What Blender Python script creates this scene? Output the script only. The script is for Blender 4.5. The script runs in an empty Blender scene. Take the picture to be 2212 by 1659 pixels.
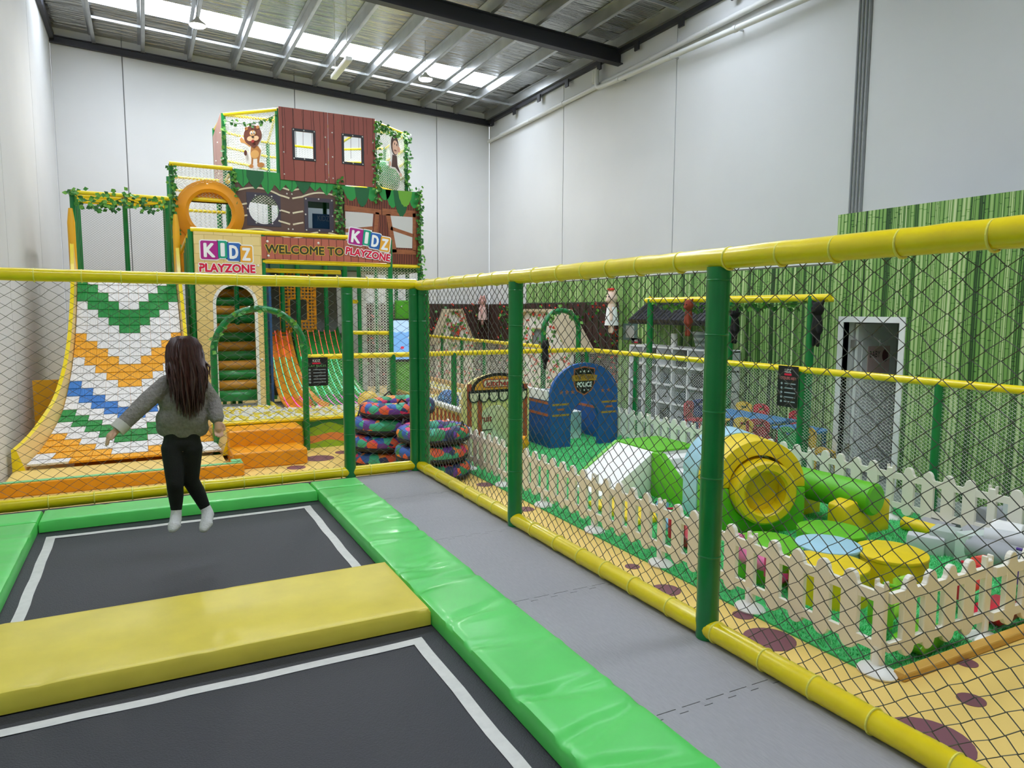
import bpy, bmesh, math, random
from mathutils import Vector as V, Matrix, geometry
random.seed(7)
SC = bpy.context.scene
COL = SC.collection
# ------------------------------------------------------------------ camera, world, lights, exposure
IW, IH, FPX = 2212.0, 1659.0, 1533.6
YAW, PITCH, ROLL = 0.47639, 0.10350, 0.00380
CAM = V((0.0, 0.0, 2.05))
_fw = V((math.sin(YAW)*math.cos(PITCH), math.cos(YAW)*math.cos(PITCH), -math.sin(PITCH)))
_r0 = V((math.cos(YAW), -math.sin(YAW), 0)); _u0 = _r0.cross(_fw)
_rt = _r0*math.cos(ROLL)+_u0*math.sin(ROLL); _up = _u0*math.cos(ROLL)-_r0*math.sin(ROLL)
cd = bpy.data.cameras.new('camera'); cam = bpy.data.objects.new('camera', cd); COL.objects.link(cam)
cd.sensor_width = 36; cd.lens = FPX/IW*36; cd.clip_start = .05; cd.clip_end = 200
cam.matrix_world = Matrix(((_rt.x, _up.x, -_fw.x, CAM.x), (_rt.y, _up.y, -_fw.y, CAM.y), (_rt.z, _up.z, -_fw.z, CAM.z), (0, 0, 0, 1)))
SC.camera = cam
def hit(x, y, ax, v):
    d = _fw+_rt*((x-IW/2)/FPX)-_up*((y-IH/2)/FPX)
    return CAM+d*((v-CAM[ax])/d[ax])
wd = bpy.data.worlds.new('world'); SC.world = wd; wd.use_nodes = True
wd.node_tree.nodes['Background'].inputs[0].default_value = (.9, .95, 1, 1)
wd.node_tree.nodes['Background'].inputs[1].default_value = 1.0
SKY_E, LAMP_W = 16.0, 90.0
SC.view_settings.view_transform = 'Standard'; SC.view_settings.look = 'None'
SC.view_settings.exposure = 0.12; SC.view_settings.gamma = 1
SC.view_settings.use_curve_mapping = False
# ------------------------------------------------------------------ materials
def lin(h):
    h = h.lstrip('#'); o = []
    for i in (0, 2, 4):
        c = int(h[i:i+2], 16)/255; o.append(c/12.92 if c <= .04045 else ((c+.055)/1.055)**2.4)
    return (*o, 1)
MATS = {}
class NT:
    def __init__(s, m): s.t = m.node_tree; s.n = s.t.nodes; s.l = s.t.links
    def new(s, typ, **k):
        n = s.n.new(typ)
        for a, b in k.items(): setattr(n, a, b)
        return n
    def link(s, a, b): s.l.new(a, b)
    def math(s, op, a, b=None):
        n = s.new('ShaderNodeMath', operation=op)
        for i, v in ((0, a), (1, b)):
            if v is None: continue
            if isinstance(v, (int, float)): n.inputs[i].default_value = v
            else: s.link(v, n.inputs[i])
        return n.outputs[0]
    def ramp(s, fac, stops):
        r = s.new('ShaderNodeValToRGB'); e = r.color_ramp.elements
        while len(e) < len(stops): e.new(.5)
        for q, (p, c) in zip(e, stops): q.position = p; q.color = lin(c) if isinstance(c, str) else c
        s.link(fac, r.inputs[0]); return r.outputs[0]
def M(name, hexc, rough=.5, metal=0., var=0., bump=0., scale=6., emit=0., stretch=(1, 1, 1), coat=0., spec=.5):
    if name in MATS: return MATS[name]
    m = bpy.data.materials.new(name); m.use_nodes = True; t = NT(m); b = t.n['Principled BSDF']
    c = lin(hexc); b.inputs['Base Color'].default_value = c
    b.inputs['Roughness'].default_value = rough; b.inputs['Metallic'].default_value = metal
    b.inputs['Specular IOR Level'].default_value = spec
    if coat: b.inputs['Coat Weight'].default_value = coat; b.inputs['Coat Roughness'].default_value = .12
    if emit: b.inputs['Emission Color'].default_value = c; b.inputs['Emission Strength'].default_value = emit
    if var or bump:
        tc = t.new('ShaderNodeTexCoord'); mp = t.new('ShaderNodeMapping'); mp.inputs['Scale'].default_value = stretch
        t.link(tc.outputs['Object'], mp.inputs[0])
        nz = t.new('ShaderNodeTexNoise'); nz.inputs['Scale'].default_value = scale; nz.inputs['Detail'].default_value = 4
        t.link(mp.outputs[0], nz.inputs['Vector'])
        if var:
            lo = tuple(max(0, x*(1-var)) for x in c[:3])+(1,); hi = tuple(min(1, x*(1+var)) for x in c[:3])+(1,)
            t.link(t.ramp(nz.outputs[0], [(.3, lo), (.7, hi)]), b.inputs['Base Color'])
        if bump:
            bp = t.new('ShaderNodeBump'); bp.inputs['Strength'].default_value = bump; bp.inputs['Distance'].default_value = .02
            t.link(nz.outputs[0], bp.inputs['Height']); t.link(bp.outputs[0], b.inputs['Normal'])
    MATS[name] = m; return m
def M_planks(name, c1, c2, line, w, rough=.55, vert=True, h=40., axis='X'):
    """printed boards: brick texture over (horizontal, height) of the object"""
    if name in MATS: return MATS[name]
    m = M(name, c1, rough); t = NT(m); b = t.n['Principled BSDF']
    tc = t.new('ShaderNodeTexCoord'); sp = t.new('ShaderNodeSeparateXYZ'); t.link(tc.outputs['Object'], sp.inputs[0])
    cb = t.new('ShaderNodeCombineXYZ'); hx = sp.outputs[axis]; hz = sp.outputs['Z']
    nz = t.new('ShaderNodeTexNoise'); nz.inputs['Scale'].default_value = 3; t.link(tc.outputs['Object'], nz.inputs['Vector'])
    wob = t.math('MULTIPLY', t.math('SUBTRACT', nz.outputs[0], .5), .05)
    if vert: t.link(hz, cb.inputs[0]); t.link(t.math('ADD', hx, wob), cb.inputs[1])
    else: t.link(hx, cb.inputs[0]); t.link(t.math('ADD', hz, wob), cb.inputs[1])
    br = t.new('ShaderNodeTexBrick'); t.link(cb.outputs[0], br.inputs['Vector'])
    br.inputs['Color1'].default_value = lin(c1); br.inputs['Color2'].default_value = lin(c2); br.inputs['Mortar'].default_value = lin(line)
    br.inputs['Scale'].default_value = 1; br.inputs['Mortar Size'].default_value = .006 if vert else .004; br.inputs['Brick Width'].default_value = h; br.inputs['Row Height'].default_value = w
    br.inputs['Mortar Smooth'].default_value = .3
    t.link(br.outputs[0], b.inputs['Base Color']); return m
def M_bamboo(name):
    if name in MATS: return MATS[name]
    m = M(name, '#7fae55', .6); t = NT(m); b = t.n['Principled BSDF']
    tc = t.new('ShaderNodeTexCoord'); sp = t.new('ShaderNodeSeparateXYZ'); t.link(tc.outputs['Object'], sp.inputs[0])
    nz = t.new('ShaderNodeTexNoise'); nz.inputs['Scale'].default_value = .8; t.link(tc.outputs['Object'], nz.inputs['Vector'])
    y = t.math('ADD', t.math('ADD', sp.outputs['Y'], t.math('MULTIPLY', sp.outputs['X'], .9)), t.math('MULTIPLY', nz.outputs[0], .06))
    def stalks(n, seed):
        s = t.math('ADD', t.math('MULTIPLY', y, n), seed); i = t.math('FLOOR', s); f = t.math('FRACT', s)
        w = t.new('ShaderNodeTexWhiteNoise', noise_dimensions='1D'); t.link(i, w.inputs['W'])
        e = t.math('POWER', t.math('ABSOLUTE', t.math('SUBTRACT', t.math('MULTIPLY', f, 2), 1)), 3)
        jn = t.math('FRACT', t.math('ADD', t.math('MULTIPLY', sp.outputs['Z'], 3.1), t.math('MULTIPLY', w.outputs[0], 7)))
        j = t.math('LESS_THAN', jn, .03)
        sh = t.math('SUBTRACT', t.math('SUBTRACT', w.outputs[0], t.math('MULTIPLY', e, .75)), t.math('MULTIPLY', j, .25))
        return sh, w.outputs[0]
    a, wa = stalks(21, 0); c, wc = stalks(47, 3.3)
    mx = t.new('ShaderNodeMix'); t.link(t.math('GREATER_THAN', wa, .45), mx.inputs[0]); t.link(c, mx.inputs[2]); t.link(a, mx.inputs[3])
    lf = t.new('ShaderNodeTexVoronoi'); mp = t.new('ShaderNodeMapping'); mp.inputs['Scale'].default_value = (5, 5, 16); mp.inputs['Rotation'].default_value = (.5, 0, 0)
    t.link(tc.outputs['Object'], mp.inputs[0]); t.link(mp.outputs[0], lf.inputs['Vector']); lf.inputs['Scale'].default_value = 1.5
    v = t.math('SUBTRACT', mx.outputs[0], t.math('MULTIPLY', t.math('LESS_THAN', lf.outputs[0], .16), .35))
    t.link(t.ramp(v, [(0, '#1e3f18'), (.22, '#45762e'), (.48, '#74a44c'), (.75, '#9cbf72'), (1, '#d3e0aa')]), b.inputs['Base Color']); return m
def M_foil(name):
    m = M(name, '#b9bab8', .24, .95); t = NT(m); b = t.n['Principled BSDF']
    tc = t.new('ShaderNodeTexCoord'); mp = t.new('ShaderNodeMapping'); mp.inputs['Scale'].default_value = (1.2, 9, 1); t.link(tc.outputs['Object'], mp.inputs[0])
    nz = t.new('ShaderNodeTexNoise'); nz.inputs['Scale'].default_value = 1.0; nz.inputs['Detail'].default_value = 5; t.link(mp.outputs[0], nz.inputs['Vector'])
    bp = t.new('ShaderNodeBump'); bp.inputs['Strength'].default_value = .9; bp.inputs['Distance'].default_value = .14; t.link(nz.outputs[0], bp.inputs['Height']); t.link(bp.outputs[0], b.inputs['Normal'])
    return m
def M_patch(name, cols, scale, seed=0):
    """printed patchwork of coloured facets"""
    m = M(name, cols[0], .55); t = NT(m); b = t.n['Principled BSDF']
    tc = t.new('ShaderNodeTexCoord'); vo = t.new('ShaderNodeTexVoronoi'); vo.inputs['Scale'].default_value = scale
    ad = t.new('ShaderNodeVectorMath', operation='ADD'); ad.inputs[1].default_value = (seed, seed*.7, 0)
    t.link(tc.outputs['Object'], ad.inputs[0]); t.link(ad.outputs[0], vo.inputs['Vector'])
    sp = t.new('ShaderNodeSeparateColor'); t.link(vo.outputs['Color'], sp.inputs[0])
    n = len(cols); r = t.ramp(sp.outputs[0], [(i/n, c) for i, c in enumerate(cols)])
    r.node.color_ramp.interpolation = 'CONSTANT'; t.link(r, b.inputs['Base Color']); return m
# ------------------------------------------------------------------ mesh building
class MB:
    def __init__(s): s.v = []; s.f = []; s.m = []
    def add(s, vs, fs, mi=0):
        o = len(s.v); s.v += [tuple(p) for p in vs]; s.f += [tuple(i+o for i in f) for f in fs]; s.m += [mi]*len(fs); return s
    def hexa(s, p, mi=0):   # 8 points: bottom 4 (ccw), top 4
        return s.add(p, [(3, 2, 1, 0), (4, 5, 6, 7), (0, 1, 5, 4), (1, 2, 6, 5), (2, 3, 7, 6), (3, 0, 4, 7)], mi)
    def box(s, x0, x1, y0, y1, z0, z1, mi=0):
        return s.hexa([(x0, y0, z0), (x1, y0, z0), (x1, y1, z0), (x0, y1, z0), (x0, y0, z1), (x1, y0, z1), (x1, y1, z1), (x0, y1, z1)], mi)
    def bar(s, a, b, w, h, mi=0, up=(0, 0, 1)):
        a = V(a); b = V(b); d = (b-a).normalized(); sd = d.cross(V(up)).normalized(); u = sd.cross(d)
        q = [(-1, -1), (1, -1), (1, 1), (-1, 1)]
        return s.hexa([a+sd*(w/2*i)+u*(h/2*j) for i, j in q]+[b+sd*(w/2*i)+u*(h/2*j) for i, j in q], mi)
    def path(s, pts, r, n=10, mi=0, closed=False, cap=True, sx=1., rs=None):
        pts = [V(p) for p in pts]; N = len(pts); o = len(s.v); prev = None
        for i, p in enumerate(pts):
            if closed: d = pts[(i+1) % N]-pts[i-1]
            else: d = pts[min(i+1, N-1)]-pts[max(i-1, 0)]
            d.normalize()
            if prev is None:
                a = V((0, 0, 1)) if abs(d.z) < .9 else V((0, 1, 0)); sd = d.cross(a).normalized()
            else: sd = (prev-d*prev.dot(d)).normalized()
            prev = sd; u = sd.cross(d); rr = rs[i] if rs else r
            for k in range(n):
                t = 2*math.pi*k/n; s.v.append(tuple(p+sd*(rr*sx*math.cos(t))+u*(rr*math.sin(t))))
        for i in range(N if closed else N-1):
            for k in range(n):
                a = o+i*n+k; b = o+i*n+(k+1) % n; c = o+((i+1) % N)*n+(k+1) % n; d = o+((i+1) % N)*n+k
                s.f.append((a, b, c, d)); s.m.append(mi)
        if cap and not closed:
            s.f.append(tuple(o+k for k in range(n))[::-1]); s.f.append(tuple(o+(N-1)*n+k for k in range(n))); s.m += [mi, mi]
        return s
    def tube(s, a, b, r, n=12, mi=0, r2=None): return s.path([a, b], r, n, mi, rs=[r, r if r2 is None else r2])
    def lathe(s, prof, c=(0, 0, 0), n=20, mi=0, axis='Z', sq=(1, 1), cap=True):
        o = len(s.v); c = V(c); P = len(prof)
        for r, h in prof:
            for k in range(n):
                t = 2*math.pi*k/n; a, b = r*math.cos(t)*sq[0], r*math.sin(t)*sq[1]
                q = {'Z': (a, b, h), 'Y': (a, -h, b), 'X': (h, a, b)}[axis]; s.v.append(tuple(c+V(q)))
        for i in range(P-1):
            for k in range(n):
                s.f.append((o+i*n+k, o+i*n+(k+1) % n, o+(i+1)*n+(k+1) % n, o+(i+1)*n+k)); s.m.append(mi)
        if cap: s.f.append(tuple(o+k for k in range(n))[::-1]); s.f.append(tuple(o+(P-1)*n+k for k in range(n))); s.m += [mi, mi]
        return s
    def ball(s, c, r, n=12, mi=0, sc=(1, 1, 1)):
        o = len(s.v); c = V(c); R_ = n//2
        for i in range(1, R_):
            ph = math.pi*i/R_
            for k in range(n):
                t = 2*math.pi*k/n; s.v.append((c.x+r*sc[0]*math.sin(ph)*math.cos(t), c.y+r*sc[1]*math.sin(ph)*math.sin(t), c.z+r*sc[2]*math.cos(ph)))
        s.v += [(c.x, c.y, c.z+r*sc[2]), (c.x, c.y, c.z-r*sc[2])]; top = len(s.v)-2; bot = top+1
        for i in range(R_-2):
            for k in range(n):
                s.f.append((o+i*n+k, o+(i+1)*n+k, o+(i+1)*n+(k+1) % n, o+i*n+(k+1) % n)); s.m.append(mi)
        for k in range(n):
            s.f.append((top, o+k, o+(k+1) % n)); s.f.append((bot, o+(R_-2)*n+(k+1) % n, o+(R_-2)*n+k)); s.m += [mi, mi]
        return s
    def plate(s, outer, holes, fr, th, mi=0):
        """flat plate with holes; fr = (origin, u, v, n): front face lies on the frame, body goes to -n*th"""
        o, u, v, n = (V(q) for q in fr); loops = [list(outer)]+[list(h) for h in holes]
        flat = [p for l in loops for p in l]
        tris = geometry.tessellate_polygon([[V((p[0], p[1], 0)) for p in l] for l in loops])
        F = [o+u*p[0]+v*p[1] for p in flat]; B = [q-n*th for q in F]; N = len(flat); fs = []
        for t in tris:
            a, b, c = (flat[i] for i in t); ar = (b[0]-a[0])*(c[1]-a[1])-(b[1]-a[1])*(c[0]-a[0])
            t = tuple(t) if (ar > 0) == (u.cross(v).dot(n) > 0) else tuple(t)[::-1]
            fs.append(t); fs.append(tuple(i+N for i in t[::-1]))
        k = 0
        for l in loops:
            L = len(l)
            for i in range(L):
                a, b = k+i, k+(i+1) % L; fs.append((a, a+N, b+N, b))
            k += L
        return s.add(F+B, fs, mi)
    def net(s, fr, w, h, cw, ch, r, sag=0., n=3, clip=None, jit=0.):
        """knotted diamond net hung on a frame: zigzag cords that meet at the knots"""
        o, u, v = (V(q) for q in fr[:3]); nn = u.cross(v); cols = max(1, round(w/cw)); rows = max(1, round(h/ch))*2
        cw = w/cols; rh = h/rows
        rng = random.Random(3); J = {}
        def pos(ix, j):
            if (ix, j) not in J:
                e = 0 < ix < 2*cols and 0 < j < rows
                J[ix, j] = (rng.uniform(-jit, jit) if e else 0, rng.uniform(-jit, jit) if e else 0)
            a, b = J[ix, j]; x = ix*cw/2; y = j*rh
            return x+a, y+b-(math.sin(math.pi*x/w)*sag*(y/h) if sag else 0)
        for i in range(2*cols):
            run = []
            for j in range(rows+1):
                ix = i+((i+j) % 2); x, y = pos(ix, j)
                if clip is None or clip(x, y):
                    run.append(o+u*x+v*y+nn*(r*.6*(1 if i % 2 else -1)))
                else:
                    if len(run) > 1: s.path(run, r, n, cap=False)
                    run = []
            if len(run) > 1: s.path(run, r, n, cap=False)
        return s
    def build(s, name, mat, parent=None, smooth=False, shift=None, bevel=0., seg=2, sub=0):
        me = bpy.data.meshes.new(name); sh = V(root_loc(parent)) if shift is None else V(shift)
        me.from_pydata([tuple(V(p)-sh) for p in s.v], [], s.f)
        for m in (mat if isinstance(mat, (list, tuple)) else [mat]): me.materials.append(m)
        me.polygons.foreach_set('material_index', s.m); me.validate(); me.update()
        bm = bmesh.new(); bm.from_mesh(me); bmesh.ops.recalc_face_normals(bm, faces=bm.faces[:])
        if bevel:
            es = [e for e in bm.edges if len(e.link_faces) == 2 and e.calc_face_angle(0) > .5]
            bmesh.ops.bevel(bm, geom=es, offset=bevel, segments=seg, affect='EDGES', profile=.5, clamp_overlap=True)
        bm.to_mesh(me); bm.free()
        if smooth:
            me.polygons.foreach_set('use_smooth', [True]*len(me.polygons)); me.set_sharp_from_angle(angle=.7)
        o = bpy.data.objects.new(name, me); COL.objects.link(o)
        if parent is not None: o.parent = parent
        else: o.location = sh
        return o
def root_loc(o):
    if o is None: return (0, 0, 0)
    while o.parent: o = o.parent
    return tuple(o.location)
def tag(o, label=None, cat=None, group=None, kind=None):
    if label: o['label'] = label
    if cat: o['category'] = cat
    if group: o['group'] = group
    if kind: o['kind'] = kind
    return o
def thing(name, label, cat, loc=(0, 0, 0), group=None):
    o = bpy.data.objects.new(name, None); COL.objects.link(o); o.location = loc; o.empty_display_size = .1
    return tag(o, label, cat, group)
def dup(o, parent=None, loc=None, rz=None, label=None):
    c = o.copy(); COL.objects.link(c); c.parent = parent
    if loc is not None: c.location = loc
    if rz is not None: c.rotation_euler = (0, 0, rz)
    if label: c['label'] = label
    for ch in [q for q in bpy.data.objects if q.parent == o]: dup(ch, c)
    return c
def struct(o): o['kind'] = 'structure'; return o
def stuff(o): o['kind'] = 'stuff'; return o
# lettering: the built-in font turned into meshes
TXT = {}
def glyphs(body, off=0.):
    if (body, off) in TXT: return TXT[body, off]
    def mesh(of):
        cu = bpy.data.curves.new('t', 'FONT'); cu.body = body; cu.size = 1; cu.resolution_u = 3; cu.offset = of
        ob = bpy.data.objects.new('t', cu); COL.objects.link(ob); bpy.context.view_layer.update()
        me = bpy.data.meshes.new_from_object(ob.evaluated_get(bpy.context.evaluated_depsgraph_get()))
        vs = [(v.co.x, v.co.y) for v in me.vertices]; fs = [tuple(p.vertices) for p in me.polygons]
        bpy.data.objects.remove(ob); bpy.data.curves.remove(cu); bpy.data.meshes.remove(me); return vs, fs
    vs, fs = mesh(0.); x0 = min(v[0] for v in vs); x1 = max(v[0] for v in vs); y0 = min(v[1] for v in vs); y1 = max(v[1] for v in vs)
    if off != 0.: vs, fs = mesh(off)
    TXT[body, off] = ([((v[0]-x0)/(x1-x0), (v[1]-y0)/(y1-y0)) for v in vs], fs); return TXT[body, off]
def text(mb, body, fr, x, y, w, h, th=.004, mi=0, slant=0., arc=0., off=0., bold=0.):
    o, u, v, n = (V(q) for q in fr); vs, fs = glyphs(body, off)
    P = [(x+p[0]*w+slant*p[1]*h, y+p[1]*h+arc*(1-(2*p[0]-1)**2)) for p in vs]
    for k in range(8 if bold else 1):     # struck several times for a bold face
        dx, dy = (bold*math.cos(k*math.pi/4), bold*math.sin(k*math.pi/4)) if bold else (0, 0); mb.add([o+u*(a+dx)+v*(b+dy)+n*(th+.00004*k) for a, b in P], fs, mi)
    return mb
for _t in ('K', 'I', 'D', 'Z', 'PLAYZONE', 'WELCOME TO', 'kitchen', 'VICTORIA', 'POLICE', 'fruit', 'BABY', 'KIDZ', 'TODDLERS AREA', 'PLAY RULES'): glyphs(_t)
def circ(cx, cy, rx, ry=None, n=28, a0=0, a1=2*math.pi, end=False):
    ry = rx if ry is None else ry; k = n if not end else n-1
    return [(cx+rx*math.cos(a0+(a1-a0)*i/k), cy+ry*math.sin(a0+(a1-a0)*i/k)) for i in range(n)]
def rrect(x0, y0, x1, y1, r, n=4):
    o = []
    for cx, cy, a in ((x1-r, y1-r, 0), (x0+r, y1-r, .5), (x0+r, y0+r, 1), (x1-r, y0+r, 1.5)):
        o += [(cx+r*math.cos(math.pi*(a+.5*i/n)), cy+r*math.sin(math.pi*(a+.5*i/n))) for i in range(n+1)]
    return o
def FR(x, y, z): return ((x, y, z), (1, 0, 0), (0, 0, 1), (0, -1, 0))     # a front that faces the visitor (-Y)
def leaf_at(mb, p, size, rng, mi=0, n=None):
    d = V((rng.uniform(-1, 1), rng.uniform(-1, .3), rng.uniform(-1, .3))).normalized(); nn = V((rng.uniform(-.6, .6), -1, rng.uniform(-.2, .8))).normalized()
    if n is not None: nn = (V(n)+nn*.5).normalized()
    d = (d-nn*d.dot(nn)).normalized(); s = d.cross(nn); p = V(p)
    mb.add([p, p+d*size*.45+s*size*.42+nn*size*.08, p+d*size, p+d*size*.45-s*size*.42+nn*size*.08], [(0, 1, 2), (0, 2, 3)], mi)
def vine(name, pts, label, spread=.06, dens=60, size=.06, mats=None, flowers=0, parent=None):
    t = thing(name, label, 'vine', pts[0]) if parent is None else parent; rng = random.Random(len(pts)+int(abs(pts[0][0])*1000))
    MB().path(pts, .006, 5).build('stem', GREEN_D, t); mb = MB(); fl = MB()
    for a, b in zip(pts[:-1], pts[1:]):
        a = V(a); b = V(b); L = (b-a).length
        for _ in range(max(1, int(L*dens))):
            p = a.lerp(b, rng.random())+V((rng.uniform(-1, 1), rng.uniform(-1, .4), rng.uniform(-1, 1)))*spread
            if rng.random() < flowers: leaf_at(fl, p, size*.7, rng); leaf_at(fl, p, size*.7, rng)
            else: leaf_at(mb, p, size, rng, rng.randrange(3))
    stuff(mb.build('leaves', LEAF, t))
    if flowers: stuff(fl.build('flowers', REDFLOWER, t))
    return t
# shared materials
YEL = M('yellow_vinyl', '#ffe00c', .28, var=.05, bump=.06, scale=14, coat=.3)
GRN = M('green_vinyl', '#007e3a', .3, var=.06, bump=.08, scale=12, coat=.3)
GREEN_D = M('vine_stem', '#2b5a24', .6)
LEAF = [M('leaf_a', '#3f8a2c', .5), M('leaf_b', '#2c6a2a', .5), M('leaf_c', '#6aa83c', .5)]
REDFLOWER = M('red_petals', '#d8442f', .6)
WHITE = M('white_plastic', '#f1f0ea', .4)
IVORY = M('ivory_plastic', '#f4eee0', .42)
BLACK = M('black_rubber', '#17171a', .6)
NETDARK = M('net_cord_dark', '#55544c', .8)
NETWHITE = M('net_cord_white', '#f6f6ee', .8)
ORANGE = M('orange_plastic', '#f2a012', .35, var=.04)
YELSOFT = M('yellow_leatherette', '#efcf12', .45, var=.05, bump=.05, scale=10)
LIME = M('lime_leatherette', '#66c01e', .45, var=.05, bump=.05, scale=10)
SKYB = M('light_blue_leatherette', '#a9d4e6', .45, var=.04, bump=.05)
STEEL = M('galvanised_steel', '#b4b6b6', .35, .8, var=.1, scale=3)
CHAR = M('charcoal_paint', '#2c2c33', .5)
# ------------------------------------------------------------------ the shed
XL, XR, YB, YF = -1.55, 8.9, 18.7, -4.0
def zroof(x): return 7.80-.05*(x-XL)
WALL = M('wall_paint', '#d1d2d2', .75, var=.03, scale=.7); JOINT = M('joint_sealant', '#9a9c9c', .8)
FLOORM = M('yellow_sheet_vinyl', '#f0cd74', .45, var=.07, scale=1.2)
fl = struct(MB().box(XL, XR, YF, YB, -.1, 0).build('floor', FLOORM))
SPOT = M('brown_print', '#7b4a55', .5)
def spot(x, y, r, r2=None): MB().plate(circ(0, 0, r, r2 or r, 26), [], ((x, y, .0025), (1, 0, 0), (0, 1, 0), (0, 0, 1)), .003).build('floor_spot', SPOT, fl)
for px, py, r in ((1662,1381,.16), (2005,1600,.2), (2098,1512,.07), (2088,1432,.06), (1438,1275,.11), (1366,1224,.06), (1605,1329,.07), (1048,1047,.1), (1135,1100,.09), (1280,1150,.06),
                  (690,990,.2), (783,997,.18), (742,977,.12), (640,1010,.12), (960,1000,.1), (840,1012,.1), (925,1012,.14)):
    p = hit(px, py, 2, 0); spot(p.x, p.y, r)
def wall(name, x0, x1, y0, y1, cuts, axis):
    """backing sheet in joint colour with the precast panels standing proud as parts"""
    w = MB()
    if axis == 'X':
        w.add([(x0, y0+.1, 0), (x1, y0+.1, 0), (x1, y0+.1, zroof(x1)+.3), (x0, y0+.1, zroof(x0)+.3), (x0, y0+.04, 0), (x1, y0+.04, 0), (x1, y0+.04, zroof(x1)+.3), (x0, y0+.04, zroof(x0)+.3)], [(0, 1, 2, 3), (7, 6, 5, 4), (0, 4, 5, 1), (3, 2, 6, 7), (0, 3, 7, 4), (1, 5, 6, 2)])
    else:
        s = 1 if x0 > 0 else -1; xa, xb = sorted((x0+s*.04, x0+s*.1)); w.box(xa, xb, y0, y1, 0, zroof(x0)+.3)
    o = struct(w.build(name, JOINT)); g = .011
    for a, b in zip(cuts[:-1], cuts[1:]):
        m = MB()
        if axis == 'X': m.hexa([(a+g, y0+.045, 0), (a+g, y0, 0), (b-g, y0, 0), (b-g, y0+.045, 0), (a+g, y0+.045, zroof(a)+.28), (a+g, y0, zroof(a)+.28), (b-g, y0, zroof(b)+.28), (b-g, y0+.045, zroof(b)+.28)])
        else: xa, xb = sorted((x0, x0+s*.045)); m.box(xa, xb, a+g, b-g, 0, zroof(x0)+.28)
        m.build('wall_panel', WALL, o)
    return o
wall('wall_back', XL, XR, YB, YB, [XL, -.19, 3.55, 7.31, XR], 'X')
wall('wall_right', XR, XR, YF, YB, [YF, -1.3, 2.65, 6.7, 10.69, 14.67, YB], 'Y')
wall('wall_left', XL, XL, YF, YB, [YF, .2, 4.1, 8.0, 11.4, 15.0, YB], 'Y')
struct(MB().box(XL-.1, XR+.1, YF-.1, YF, 0, zroof(XL)+.3).build('wall_front', WALL))
# roof: foil under the sheeting, skylight strips, purlins, rafters, lamps
SKYS = [(15.85, 16.75), (8.6, 9.5), (1.35, 2.25)]
FOIL = M_foil('roof_foil'); cuts = [YB+.1]+[y for a, b in SKYS for y in (b, a)]+[YF-.1]
ce = MB()
for i in range(0, len(cuts), 2):
    ya, yb = cuts[i+1], cuts[i]; za, zb = zroof(XL-.2), zroof(XR+.2)
    ce.hexa([(XL-.2, ya, za+.26), (XR+.2, ya, zb+.26), (XR+.2, yb, zb+.26), (XL-.2, yb, za+.26), (XL-.2, ya, za+.34), (XR+.2, ya, zb+.34), (XR+.2, yb, zb+.34), (XL-.2, yb, za+.34)])
CE = struct(ce.build('ceiling', FOIL))
SKYM = M('skylight_sheet', '#e9f2ff', .5, emit=SKY_E)
for k, (ya, yb) in enumerate(SKYS):
    m = MB(); x0, x1 = XL-.2, 8.15; za, zb = zroof(x0)+.3, zroof(x1)+.3
    m.hexa([(x0, ya, za), (x1, ya, zb), (x1, yb, zb), (x0, yb, za), (x0, ya, za+.03), (x1, ya, zb+.03), (x1, yb, zb+.03), (x0, yb, za+.03)])
    struct(m.build('window_1' if k == 0 else 'window_%d_offscreen' % (k+1), SKYM))
    m = MB(); m.hexa([(x1, ya, zb), (XR+.2, ya, zb-.05), (XR+.2, yb, zb-.05), (x1, yb, zb), (x1, ya, zb+.04), (XR+.2, ya, zb), (XR+.2, yb, zb), (x1, yb, zb+.04)]); m.build('roof_sheet', FOIL, CE)
px = [-.75+.95*i for i in range(11)]
for x in px:
    z = zroof(x); m = MB(); m.box(x-.006, x+.006, YF, YB, z+.06, z+.26).box(x, x+.07, YF, YB, z+.06, z+.068).box(x-.07, x, YF, YB, z+.25, z+.258); m.build('purlin', STEEL, CE)
for yy in (17.2, 10.5, 4.0):
    for a, b in zip(px[:-1], px[1:]): MB().bar((a, yy, zroof(a)+.14), (b, yy, zroof(b)+.14), .03, .05).build('bridging_strut', STEEL, CE)
def ibeam(p, q, h, w, name):
    m = MB(); p = V(p); q = V(q); up = V((0, 0, 1)); m.bar(p, q, .015, h); m.bar(p+up*(h/2), q+up*(h/2), w, .02); m.bar(p-up*(h/2), q-up*(h/2), w, .02); return m.build(name, CHAR, CE)
for yy in (12.45, 5.2): ibeam((XL, yy, zroof(XL)-.08), (XR, yy, zroof(XR)-.08), .28, .17, 'rafter')
ibeam((XL, YB-.06, zroof(XL)-.0), (XR, YB-.06, zroof(XR)-.0), .14, .1, 'eave_beam')
MB().box(XR-.09, XR-.005, YF, YB, zroof(XR)-.02, zroof(XR)+.14).build('eave_beam', CHAR, CE)
MB().box(XL+.005, XL+.09, YF, YB, zroof(XL)-.02, zroof(XL)+.14).build('eave_beam', CHAR, CE)
for i in range(14): MB().box(XR-.12, XR-.09, YB-.5-i*1.3, YB-.36-i*1.3, zroof(XR)-.16, zroof(XR)-.0).build('beam_bracket', CHAR, CE)
for i in range(24):      # corrugated sheet ends seen past the last purlin
    m = MB(); y0 = YB-.6-i*.62
    if any(a-.5 < y0 < b+.4 for a, b in SKYS): continue
    for k in range(7): m.bar((8.05, y0-.05*k, zroof(8.05)+.25), (8.75, y0-.05*k, zroof(8.75)+.25), .02, .016)
    m.build('sheet_ribs', STEEL, CE)
GALV = M('pvc_pipe', '#d5d6d3', .4)
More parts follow.
